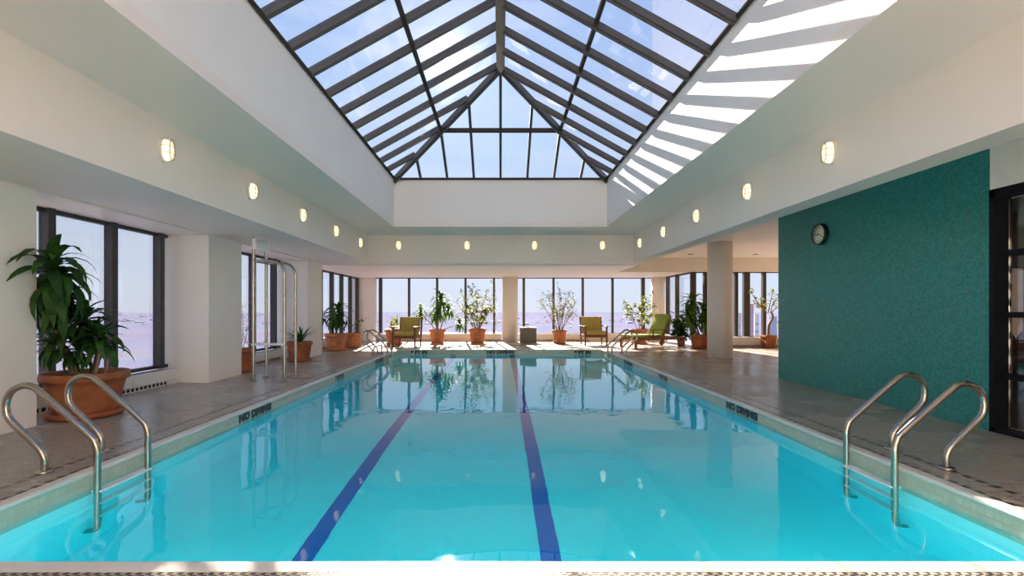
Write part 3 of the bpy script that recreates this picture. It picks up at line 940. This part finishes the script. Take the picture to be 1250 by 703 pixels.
# downlights in the right bay
for x, y, lab in ((5.75, 14.6, 'small round downlight in ceiling left of the round column'), (7.7, 14.6, 'small round downlight in ceiling right of the round column')):
    t = thing('downlight', lab, 'lamp', (x, y, ZR), 0, 'downlights in the right bay ceiling')
    m = MB(); m.lathe([(.075, 0), (.085, -.012), (.062, -.014), (.06, -.004)], n=24); m.obj('trim_ring', M['downlight'], t)
    m = MB(); m.lathe([(.058, -.003), (.05, -.006)], n=20); m.obj('lens', M['lampbase'], t)

# ------------------------------------------------------------------ pool ladders
def make_ladder(gap):
    """local: +X away from the water, pool wall face at x=0, two rails at y=0 and y=gap"""
    t = thing('pool_ladder', '', 'ladder')
    pts = [(.0, -.98), (-.05, -.965), (-.085, -.90), (-.09, -.60), (-.09, .05), (-.09, .15), (-.075, .215), (-.02, .285), (.32, .585), (.39, .632), (.46, .640), (.535, .605), (.575, .54), (.58, .46), (.545, .38), (.36, .20), (.31, .13), (.30, .08), (.30, .0)]
    for y in (0, gap):
        m = MB(); m.tube(smooth_path([(x, y, z) for x, z in pts], 5), 0.024, 12)
        r = m.obj('rail', M['steel'], t)
        m = MB(); m.lathe([(.055, 0), (.055, .012), (.042, .022), (.026, .026)], (.30, y, 0), 20)
        m.obj('flange', M['steel'], r)
    for z in (-.13, -.40, -.66):
        m = MB(); m.cbox(-.125, -.045, -.01, gap + .01, z - .022, z, .006)
        m.obj('tread', M['tread'], t)
    return t
ld = make_ladder(0.51)
ld.location = (FX, 3.64, 0); ld['label'] = 'steel pool ladder nearest on right, in front of teal wall'; ld['group'] = 'steel pool ladders'
LG = 'steel pool ladders'
copy_tree(ld, (-FX, 4.07, 0), math.pi, 'steel pool ladder nearest on left, in front of big potted plant', LG)
copy_tree(ld, (-FX, 13.2, 0), math.pi, 'steel pool ladder at far left corner of pool near armchair', LG)
copy_tree(ld, (FX, 12.88, 0), 0, 'steel pool ladder at far right corner of pool by the lounger', LG)
t = thing('grab_bar', 'low dark bent bar on deck beside far left pool ladder', 'bar', (-3.28, 12.5, 0))
MB().tube(smooth_path([(0, 0, 0), (0, .0, .15), (.01, .06, .22), (.02, .6, .24), (.03, .7, .2), (.03, .72, 0)], 6), .024, 10).obj('tube', M['steel'], t)
for y in (0, .72):
    m = MB(); m.lathe([(.05, 0), (.05, .012), (.026, .02)], (.04 * y, y, 0), 16); m.obj('flange', M['steel'], t)

# ------------------------------------------------------------------ tube frame at left
t = thing('tube_frame', 'tall steel tube frame with white board, standing on left deck', 'frame', (-4.15, 8.12, 0))
def post(pts, r=.026):
    return MB().tube(smooth_path(pts, 6), r, 12).obj('post', M['steel'], t)
W2, D2 = .52, .44
post([(0, 0, 0), (0, 0, 1.2), (0, 0, 2.42)]); post([(.02, D2 - .04, 0), (.02, D2 - .04, 1.2), (.02, D2 - .04, 2.30)])
for y in (0, D2):
    pts = [(W2, y, 0), (W2, y, 1.0), (W2, y, 1.72)] + [(W2 - .22 + .22 * math.cos(a), y, 1.80 + .22 * math.sin(a)) for a in (0, .4, .8, 1.2, 1.57)] + [(.14, y, 2.02), (.0, y, 2.02)]
    MB().tube(pts, .026, 12).obj('curved_post', M['steel'], t)
MB().tube([(0, 0, 2.02), (.02, D2 - .04, 2.02)], .022, 10).obj('cross_tube', M['steel'], t)
m = MB(); m.cbox(-.015, .05, -.03, D2, 2.21, 2.40, .006); m.obj('board', M['board'], t)
for y in (.06, .34):
    for z in (2.26, 2.35):
        m = MB(); m.lathe([(.008, .05), (.008, .054)], (0, y, z), 8, axis='x'); m.obj('bolt', M['downlight'], t)
m = MB(); m.cbox(-.03, W2 + .02, -.03, .02, .60, .64, .006); m.obj('crossbar', M['tread'], t, label='white flat crossbar')
m = MB(); m.cbox(-.02, .03, 0, D2 - .02, .60, .635, .006); m.obj('crossbar', M['tread'], t)
for x, y in ((0, 0), (.02, D2 - .04), (W2, 0), (W2, D2)):
    m = MB(); m.lathe([(.06, 0), (.06, .012), (.045, .022), (.03, .026)], (x, y, 0), 20); m.obj('flange', M['steel'], t)

# ------------------------------------------------------------------ pots and plants
def pot(t, r, h, mat='terracotta', saucer=True, rim=0.16, base=.68, square=False):
    n = 4 if square else 36
    z0 = 0.0
    if saucer:
        m = MB(); m.lathe([(r * .74, 0), (r * .86, .02), (r * .90, .07 * h / .5), (r * .84, .07 * h / .5), (r * .74, .03)], n=n); s_ = m.obj('saucer', M[mat], t)
        z0 = .03
    rb = r * base
    prof = [(rb * .96, z0), (rb, z0 + .01)]
    for i in range(1, 6):
        f = i / 6
        prof.append((rb + (r * .90 - rb) * (f ** .85), z0 + (h * (1 - rim) - z0) * f))
    zr = h * (1 - rim)
    prof += [(r * .91, zr - .005), (r * .99, zr), (r, zr + .3 * rim * h), (r, h - .02), (r * .985, h), (r * .90, h), (r * .87, h - .02), (r * .86, h - .05), (0.001, h - .05)]
    m = MB(); m.lathe(prof, n=n, smooth=not square)
    o = m.obj('pot', M[mat], t)
    m = MB(); m.lathe([(r * .868, h - .06), (r * .868, h - .045), (r * .4, h - .03), (.001, h - .03)], n=n); m.obj('soil', M['soil'], t)
    if square:
        for ch in t.children: ch.rotation_euler = (0, 0, R(45))
    return h - .04

def blade(L, W, droop, fold=0.25, seg=6):
    """strap leaf that starts along +X, arches and hangs; returns MB"""
    m = MB(); vs = []; fs = []
    x = z = 0.0; ang = 0.35
    for i in range(seg + 1):
        f = i / seg
        w = W * (math.sin(math.pi * (0.12 + 0.88 * f) ** 0.8) ** 0.75 if f < 1 else 0.02) * .5
        w = max(w, W * .02)
        zz = z
        vs += [(x, -w, zz + fold * w), (x, 0, zz), (x, w, zz + fold * w)]
        x += math.cos(ang) * L / seg; z += math.sin(ang) * L / seg
        ang -= droop / seg
    for i in range(seg):
        a = i * 3
        fs += [(a, a + 3, a + 4, a + 1), (a + 1, a + 4, a + 5, a + 2)]
    m.add(vs, fs, True)
    return m
def ovate(L, W):
    m = MB()
    vs = [(0, 0, 0), (L * .3, -W * .45, .06 * L), (L * .3, 0, .03 * L), (L * .3, W * .45, .06 * L), (L * .7, -W * .35, .02 * L), (L * .7, 0, 0), (L * .7, W * .35, .02 * L), (L, 0, -.08 * L)]
    m.add(vs, [(0, 1, 2), (0, 2, 3), (1, 4, 5, 2), (2, 5, 6, 3), (4, 7, 5), (5, 7, 6)], True)
    return m
def leaf_matrix(p, yaw, pitch, s, roll=0.0):
    return Matrix.Translation(p) @ Matrix.Rotation(yaw, 4, 'Z') @ Matrix.Rotation(-pitch, 4, 'Y') @ Matrix.Rotation(roll, 4, 'X') @ Matrix.Scale(s, 4)

BL = {}
def leafset(key, mat, L, W, droops):
    BL[key] = [blade(L, W, d).mesh('leaf', M[mat]) for d in droops]
leafset('drac_dark', 'leaf_dark', .46, .092, (1.9, 2.3, 2.7, 1.5))
leafset('drac_mid', 'leaf_mid', .42, .085, (1.8, 2.2, 2.6, 1.4))
leafset('spike', 'leaf_dark', .62, .045, (.25, .5, .9))
leafset('croton', 'leaf_lime', .34, .05, (.3, .7, 1.1))

def crown(t, p, key, n, s, axis=(0, 0, 1), spread=(-.55, 1.15), rnd=random):
    """rosette of leaves at p; every leaf an object"""
    for i in range(n):
        f = i / n
        pitch = spread[0] + (spread[1] - spread[0]) * f + rnd.uniform(-.15, .15)
        yaw = i * 2.4 + rnd.uniform(-.3, .3)
        me = rnd.choice(BL[key])
        mtx = leaf_matrix(Vector(p) + Vector((0, 0, (f - .5) * .16 * s)), yaw, pitch, s * rnd.uniform(.8, 1.12), rnd.uniform(-.3, .3))
        if any(w.x < -4.79 and w.y < 5.01 for w in (t.location + mtx @ v.co for v in me.vertices)):
            continue        # would grow into the pier
        o = link('leaf', me, t)
        o.matrix_local = mtx
def stem(t, pts, r0, r1, mat='stem', n=7):
    P = smooth_path(pts, 5)
    rs = [r0 + (r1 - r0) * i / (len(P) - 1) for i in range(len(P))]
    return MB().tube(P, rs, n).obj('stem', M[mat], t)

def plant(label, x, y, **kw):
    return thing('potted_plant', label, 'plant', (x, y, 0), 0, kw.get('group'))

# big dracaena at left by the nearest window
rnd = random.Random(3)
t = plant('large dark green plant in wide terracotta pot by nearest left window', -4.70, 5.48)
pz = pot(t, .405, .50, 'terra_dark', True, .17, .70)
stem(t, [(-.08, -.02, pz), (-.2, -.1, .85), (-.16, -.24, 1.2), (-.06, -.36, 1.52)], .03, .022)
stem(t, [(.05, .02, pz), (.08, .05, .75), (-.02, .02, 1.0)], .022, .016)
stem(t, [(.14, -.05, pz), (.22, -.1, .62), (.27, -.14, .78)], .016, .012, 'stem_pale')
stem(t, [(.18, .05, pz), (.24, .0, .66), (.16, -.05, .9)], .014, .011, 'stem_pale')
stem(t, [(-.2, .05, pz), (-.3, .05, .7), (-.26, .05, .98)], .018, .014)
crown(t, (-.04, -.38, 1.56), 'drac_dark', 74, 1.15, spread=(-1.0, .95), rnd=rnd)
crown(t, (-.08, -.30, 1.34), 'drac_dark', 40, 1.0, spread=(-1.0, .1), rnd=rnd)
crown(t, (-.05, .02, 1.05), 'drac_dark', 32, .9, spread=(-.6, 1.1), rnd=rnd)
crown(t, (-.28, .05, 1.0), 'drac_dark', 22, .85, spread=(-.7, 1.0), rnd=rnd)
crown(t, (.13, -.05, .93), 'drac_dark', 26, .7, spread=(-.5, 1.1), rnd=rnd)
crown(t, (.29, -.14, .84), 'drac_dark', 26, .8, spread=(-.5, 1.1), rnd=rnd)
crown(t, (.0, -.1, .74), 'drac_dark', 28, .7, spread=(-.6, 1.0), rnd=rnd)
crown(t, (-.22, -.16, .80), 'drac_dark', 26, .75, spread=(-.6, 1.0), rnd=rnd)

def twig_plant(t, z0, stems, mat_leaf, leaf, n_leaf, rnd, bare=0.3, stem_mat='stem', r=.012, twigs=5, tl=.28, up=.35):
    """stems: list of top points; each stem carries side twigs; leaves sit on stems and twigs"""
    fol = MB(); spots = []
    for (dx, dy, top) in stems:
        b = (dx * .12 + rnd.uniform(-.03, .03), dy * .12 + rnd.uniform(-.03, .03), z0)
        mid = (dx * .5 + rnd.uniform(-.05, .05), dy * .5 + rnd.uniform(-.05, .05), z0 + (top - z0) * .5)
        P = smooth_path([b, mid, (dx, dy, top)], 6)
        m = MB(); m.tube(P, [r * (1 - .65 * i / (len(P) - 1)) for i in range(len(P))], 6)
        for i, p in enumerate(P):
            if i / (len(P) - 1) > bare: spots.append(p)
        for k in range(twigs):
            i = rnd.randrange(int(len(P) * bare), len(P) - 1)
            d = Vector((rnd.gauss(0, 1), rnd.gauss(0, 1), rnd.gauss(up, .6))).normalized()
            ln = tl * rnd.uniform(.5, 1.2)
            q = [P[i], P[i] + d * ln * .5 + Vector((0, 0, .01)), P[i] + d * ln + Vector((0, 0, rnd.uniform(-.06, .04)))]
            m.tube(q, [r * .4, r * .3, r * .2], 5)
            for f in (.35, .55, .75, .9, 1.0):
                spots.append(q[0].lerp(q[2], f))
        m.obj('stem', M[stem_mat], t)
    lm = ovate(*leaf)
    for k in range(n_leaf):
        p = rnd.choice(spots)
        mt = leaf_matrix(p + Vector((rnd.gauss(0, .02), rnd.gauss(0, .02), rnd.gauss(0, .02))), rnd.uniform(0, 6.28), rnd.uniform(-1.0, .7), rnd.uniform(.6, 1.15), rnd.uniform(-.6, .6))
        fol.add([mt @ Vector(v) for v in lm.v], lm.f, True)
    fol.obj('foliage', M[mat_leaf], t, kind='stuff')

# twiggy dry plant beside the middle left pier
rnd = random.Random(11)
t = plant('thin dry twiggy plant in terracotta pot behind the steel tube frame', -4.98, 9.28)
pz = pot(t, .24, .46, 'terra_dark', True, .16, .72)
twig_plant(t, pz, [(-.02, .03, 1.3), (.16, .0, .95), (.06, -.1, 1.05), (-.1, .1, 1.0)], 'leaf_pale', (.08, .04), 26, rnd, .3, 'stem_pale', .009, 7, .22)
# spiky plant
rnd = random.Random(12)
t = plant('spiky dark strap-leaved plant in terracotta pot between left windows', -4.68, 11.25)
pz = pot(t, .29, .46, 'terra_dark', True, .17, .72)
for i in range(30):
    o = link('leaf', rnd.choice(BL['spike']), t)
    o.matrix_local = leaf_matrix((rnd.uniform(-.06, .06), rnd.uniform(-.06, .06), pz), rnd.uniform(0, 6.28), rnd.uniform(.0, .8), rnd.uniform(.7, 1.15))
# drooping dracaena and its thin neighbour in the far left bay
rnd = random.Random(13)
t = plant('drooping green dracaena in terracotta pot in far left window bay', -4.83, 14.2)
pz = pot(t, .33, .50, 'terracotta', True, .16, .72)
stem(t, [(0, 0, pz), (.02, 0, .7), (.05, 0, 1.0)], .03, .02)
stem(t, [(-.1, .02, pz), (-.25, .0, .75), (-.42, .0, .95)], .022, .016)
crown(t, (.06, 0, 1.12), 'drac_dark', 34, 1.15, spread=(-.9, 1.2), rnd=rnd)
crown(t, (.02, -.05, .9), 'drac_dark', 24, 1.0, spread=(-.8, .6), rnd=rnd)
crown(t, (-.42, 0, .98), 'drac_dark', 20, .75, spread=(-.8, 1.1), rnd=rnd)
crown(t, (.3, .02, .75), 'drac_dark', 12, .6, spread=(-.6, 1.1), rnd=rnd)
rnd = random.Random(14)
t = plant('sparse thin-stemmed plant in terracotta pot beside the drooping dracaena', -4.68, 15.35)
pz = pot(t, .30, .46, 'terracotta', True, .16, .72)
twig_plant(t, pz, [(.3, 0, 1.05), (.45, .1, .98), (.05, .0, .95), (.2, -.1, .85)], 'leaf_dark', (.09, .05), 46, rnd, .4, 'stem', .008, 6, .2)
# croton-like plant behind the left armchair
rnd = random.Random(15)
t = plant('yellow-green spiky plant in terracotta pot behind the left armchair', -3.66, 16.65)
pz = pot(t, .33, .52, 'terracotta', True, .16, .72)
for k in range(3):
    crown(t, ((-.1, .08, .0)[k], (0, .05, -.08)[k], pz + (.1, .18, .05)[k]), 'croton', 14, 1.05, spread=(.1, 1.4), rnd=rnd)
# dracaena right of the left armchair
rnd = random.Random(16)
t = plant('tall many-stemmed green dracaena in terracotta pot between armchair and bush', -2.28, 17.45)
pz = pot(t, .30, .50, 'terracotta', False, .15, .78)
for pts, n, s in (([(0, 0, pz), (.06, 0, .9), (.12, 0, 1.5)], 44, 1.25), ([(-.08, 0, pz), (-.25, 0, .7), (-.6, 0, 1.08)], 32, .95),
                  ([(.08, .05, pz), (.2, 0, .75), (.40, 0, 1.12)], 34, 1.0), ([(.1, -.05, pz), (.4, -.05, .55), (.80, -.1, .68)], 34, .95),
                  ([(0, -.1, pz), (0, -.1, .65), (.02, -.08, 1.0)], 38, 1.1), ([(.0, .1, pz), (-.1, .1, .8), (-.12, .1, 1.1)], 20, .9)):
    stem(t, pts, .018, .012)
    crown(t, pts[-1], 'drac_mid', n, s, spread=(-.85, 1.25), rnd=rnd)
# bushes on the far deck
rnd = random.Random(17)
t = plant('bushy yellow-green shrub in terracotta pot left of the far column', -.84, 17.5)
pz = pot(t, .32, .52, 'terracotta', False, .15, .74)
twig_plant(t, pz, [(-.55, 0, 1.75), (.35, .1, 1.95), (.0, -.1, 1.7), (-.3, .1, 1.3), (.55, 0, 1.4), (.6, .1, 1.85), (-.2, 0, 1.9), (-.75, 0, 1.5), (.2, -.1, 1.2)], 'leaf_lime', (.115, .07), 900, rnd, .3, 'stem', .014, 9, .34)
rnd = random.Random(18)
t = plant('bare-stemmed pale shrub in ribbed terracotta pot right of grey box', 2.10, 17.2)
pz = pot(t, .26, .48, 'terracotta', True, .14, .76)
twig_plant(t, pz, [(-.45, 0, 1.75), (.4, .1, 1.9), (.0, -.1, 1.95), (-.6, .1, 1.4), (.62, 0, 1.55), (.25, .1, 1.6), (-.25, 0, 1.6), (-.1, .1, 1.3), (.5, -.1, 1.25)], 'leaf_pale', (.085, .05), 620, rnd, .4, 'stem', .014, 14, .40)
rnd = random.Random(19)
t = plant('yellow-leaved shrub in terracotta pot behind the wooden lounger', 4.98, 17.4)
pz = pot(t, .34, .50, 'terracotta', True, .15, .74)
twig_plant(t, pz, [(-.5, 0, 1.45), (.2, .1, 1.7), (.0, -.1, 1.3), (.38, 0, 1.6), (-.25, .1, 1.25), (.45, 0, 1.1)], 'leaf_lime', (.115, .085), 460, rnd, .35, 'stem_pale', .012, 8, .28)
# climbing vine up the window post left of the column
rnd = random.Random(20)
t = thing('climbing_vine', 'thin vine climbing the window post left of the far column', 'plant', (-.22, 18.30, .295))
pts = [(0, 0, 0), (.04, .02, .5), (-.03, .02, 1.0), (.05, .02, 1.5), (-.12, .0, 2.0)]
P = smooth_path(pts, 6); MB().tube(P, .005, 5).obj('stem', M['stem'], t)
fol = MB(); lm = ovate(.10, .065)
for k in range(60):
    mt = leaf_matrix(rnd.choice(P) + Vector((rnd.gauss(0, .05), rnd.gauss(0, .02), rnd.gauss(0, .04))), rnd.uniform(0, 6.28), rnd.uniform(-1, .5), rnd.uniform(.6, 1.1))
    fol.add([mt @ Vector(v) for v in lm.v], lm.f, True)
fol.obj('foliage', M['leaf_lime'], t, kind='stuff')
# big dracaena beside the column
rnd = random.Random(22)
t = plant('big dense dracaena in wide terracotta bowl left of the round column', 6.28, 15.0)
pz = pot(t, .40, .42, 'terra_dark', True, .18, .78)
for pts, n, s in (([(-.1, 0, pz), (-.25, 0, .9), (-.34, 0, 1.40)], 44, 1.2), ([(.1, 0, pz), (.1, 0, .8), (.05, 0, 1.12)], 40, 1.15), ([(-.15, -.1, pz), (-.35, -.1, .7), (-.48, -.1, 1.0)], 40, 1.1), ([(-.15, .05, pz), (-.3, .05, .6), (-.3, .05, .80)], 36, 1.0),
                  ([(.1, -.1, pz), (.1, -.1, .6), (.0, -.14, .86)], 36, 1.05)):
    stem(t, pts, .025, .018)
    crown(t, pts[-1], 'drac_mid', n, s, spread=(-.95, 1.25), rnd=rnd)
rnd = random.Random(23)
t = plant('leafy dark green plant between the lounger wheels and big dracaena', 5.97, 15.98)
pz = pot(t, .15, .30, 'terra_dark', False, .18, .78)
twig_plant(t, pz, [(-.2, 0, 1.05), (.08, .0, 1.1), (-.1, -.1, .9), (.05, -.1, .8), (-.33, -.05, .85)], 'leaf_dark', (.20, .10), 380, rnd, .12, 'stem', .01, 6, .24)
# thin tree by the right bay window
rnd = random.Random(24)
t = plant('thin tree with curved trunk and yellow leaves near teal wall edge', 8.42, 15.2)
pz = pot(t, .25, .40, 'terra_dark', True, .16, .8, True)
stem(t, [(0, 0, pz), (.02, 0, .7), (.14, 0, .95), (.1, 0, 1.15)], .045, .03, 'stem')
twig_plant(t, 1.1, [(-.55, 0, 1.75), (.45, .1, 1.7), (.1, -.1, 1.85), (-.2, .1, 1.6), (.62, 0, 1.45), (-.35, 0, 1.4)], 'leaf_lime', (.10, .06), 190, rnd, .25, 'stem', .018, 6, .26)
rnd = random.Random(25)
t = plant('low yellow-leaved plant at the left edge of teal wall', 9.15, 15.1)
pz = pot(t, .2, .30, 'terra_dark', True, .16, .8)
twig_plant(t, pz, [(-.25, 0, .85), (.1, .1, .9), (-.1, -.1, .7), (.2, 0, .75)], 'leaf_lime', (.16, .10), 90, rnd, .2, 'stem', .01, 5, .24)
# small plant behind the steel door
rnd = random.Random(26)
t = plant('small dark plant in pot on bench behind the dark glazed door', 8.06, 7.55)
t.location.z = .472
pz = pot(t, .12, .26, 'terra_dark', False, .18, .8)
for i in range(14):
    o = link('leaf', rnd.choice(BL['spike']), t)
    o.matrix_local = leaf_matrix((0, 0, pz), rnd.uniform(0, 6.28), rnd.uniform(-.2, .7), rnd.uniform(.5, .8))

# ------------------------------------------------------------------ armchairs
def make_armchair():
    """local: faces -Y, base at the middle of the footprint"""
    t = thing('armchair', '', 'armchair')
    w, d = .36, .34
    for sx in (-1, 1):
        m = MB(); m.cbox(sx * w - .028, sx * w + .028, -d - .03, -d + .03, 0, .63, .008); m.obj('leg', M['mahogany'], t)
        # rear leg runs up to carry the back, raked
        mt = Matrix.Translation((sx * w, d - .02, 0)) @ Matrix(((1, 0, 0, 0), (0, 1, .20, 0), (0, 0, 1, 0), (0, 0, 0, 1)))
        m = MB(); m.cbox(-.026, .026, -.03, .03, 0, .96, .008, mt); m.obj('leg', M['mahogany'], t)
        m = MB(); m.cbox(sx * w - .05, sx * w + .05, -d - .07, d + .14, .63, .66, .01); m.obj('armrest', M['mahogany'], t)
        m = MB(); m.cbox(sx * w - .018, sx * w + .018, -d, d, .27, .36, .005); m.obj('side_rail', M['mahogany'], t)
    m = MB(); m.cbox(-w, w, -d - .012, -d + .018, .27, .38, .006); m.obj('front_rail', M['mahogany'], t)
    m = MB(); m.cbox(-w, w, d - .02, d + .01, .27, .36, .006); m.obj('back_rail', M['mahogany'], t)
    mt = Matrix.Translation((0, d - .02, 0)) @ Matrix(((1, 0, 0, 0), (0, 1, .20, 0), (0, 0, 1, 0), (0, 0, 0, 1)))
    m = MB(); m.cbox(-w, w, -.015, .015, .87, .94, .006, mt); m.obj('top_rail', M['mahogany'], t)
    for k in range(5):
        x = -.24 + k * .12
        m = MB(); m.cbox(x - .02, x + .02, -.008, .008, .36, .87, .004, mt); m.obj('back_slat', M['mahogany'], t)
    m = MB(); m.cbox(-w + .035, w - .035, -d - .035, d - .04, .365, .49, .035, None, 3, True); m.obj('seat_cushion', M['olive'], t)
    m = MB(); m.cbox(-w + .03, w - .03, -.115, -.012, .47, .955, .035, mt, 3, True); m.obj('back_cushion', M['olive'], t)
    return t
ch = make_armchair()
ch.location = (-3.06, 15.82, 0); ch.rotation_euler = (0, 0, R(-6)); ch['label'] = 'wooden armchair with olive cushions at far left corner of pool'
copy_tree(ch, (3.17, 16.45, 0), R(2), 'wooden armchair with olive cushions right of the far column')
for o_ in bpy.data.objects:
    if o_.get('category') == 'armchair': o_['group'] = 'armchairs by the far windows'

# ------------------------------------------------------------------ chaise longue
A = math.atan2(.9, 1.77)
t = thing('sun_lounger', 'wooden sun lounger with green cushion and raised back', 'lounger', (3.95, 15.03, 0), A)
Wd = .33
for sy in (-1, 1):
    m = MB(); m.cbox(-.02, 2.0, sy * Wd - .022, sy * Wd + .022, .25, .33, .006); m.obj('side_rail', M['teak'], t)
    m = MB(); m.cbox(.0, .07, sy * Wd - .035, sy * Wd + .035, 0, .26, .006); m.obj('leg', M['teak'], t)
    m = MB(); m.cbox(1.80, 1.86, sy * Wd - .03, sy * Wd + .03, .09, .26, .006); m.obj('leg', M['teak'], t)
    m = MB(); m.lathe([(.05, -.022), (.095, -.02), (.1, -.012), (.1, .012), (.095, .02), (.05, .022)], (1.83, sy * (Wd + .06), .10), 24, axis='y')
    wh = m.obj('wheel', M['teak'], t)
    m = MB(); m.lathe([(.028, -.03), (.028, .03)], (1.83, sy * (Wd + .06), .10), 12, axis='y'); m.obj('hub', M['downlight'], wh)
    m = MB(); m.cbox(.62, 1.22, sy * (Wd + .02) - .025, sy * (Wd + .02) + .025, .56, .585, .006); m.obj('armrest', M['teak'], t)
    m = MB(); m.cbox(.70, .74, sy * (Wd + .02) - .02, sy * (Wd + .02) + .02, .33, .56, .005); m.obj('arm_post', M['teak'], t)
MB().tube([(1.83, -Wd - .06, .10), (1.83, Wd + .06, .10)], .012, 8).obj('axle', M['downlight'], t)
for k in range(13):
    x = .0 + k * .09
    m = MB(); m.cbox(x, x + .07, -Wd + .02, Wd - .02, .32, .34, .003); m.obj('slat', M['teak'], t)
m = MB(); m.cbox(1.93, 1.98, -Wd, Wd, .25, .33, .006); m.obj('end_rail', M['teak'], t)
mt = Matrix.Translation((1.18, 0, .34)) @ Matrix.Rotation(R(-61), 4, 'Y')
for sy in (-1, 1):
    m = MB(); m.cbox(0, .74, sy * (Wd - .05) - .02, sy * (Wd - .05) + .02, -.045, 0, .005, mt); m.obj('back_rail', M['teak'], t)
for k in range(7):
    m = MB(); m.cbox(.03 + k * .1, .1 + k * .1, -Wd + .04, Wd - .04, 0, .018, .003, mt); m.obj('back_slat', M['teak'], t)
m = MB(); m.cbox(-.01, 1.17, -Wd + .01, Wd - .01, .342, .42, .03, None, 3, True); m.obj('seat_cushion', M['green'], t)
m = MB(); m.cbox(.03, .78, -Wd + .01, Wd - .01, .02, .10, .03, mt, 3, True); m.obj('back_cushion', M['green'], t)

# ------------------------------------------------------------------ grey box by the column
t = thing('planter_box', 'plain grey square box on floor right of far column', 'box', (1.0, 17.62, 0))
m = MB(); m.cbox(-.29, .29, -.27, .27, 0, .52, .012); m.obj('body', M['greybox'], t)
m = MB(); m.cbox(-.30, .30, -.28, .28, .52, .56, .008); m.obj('lid', M['greybox'], t)
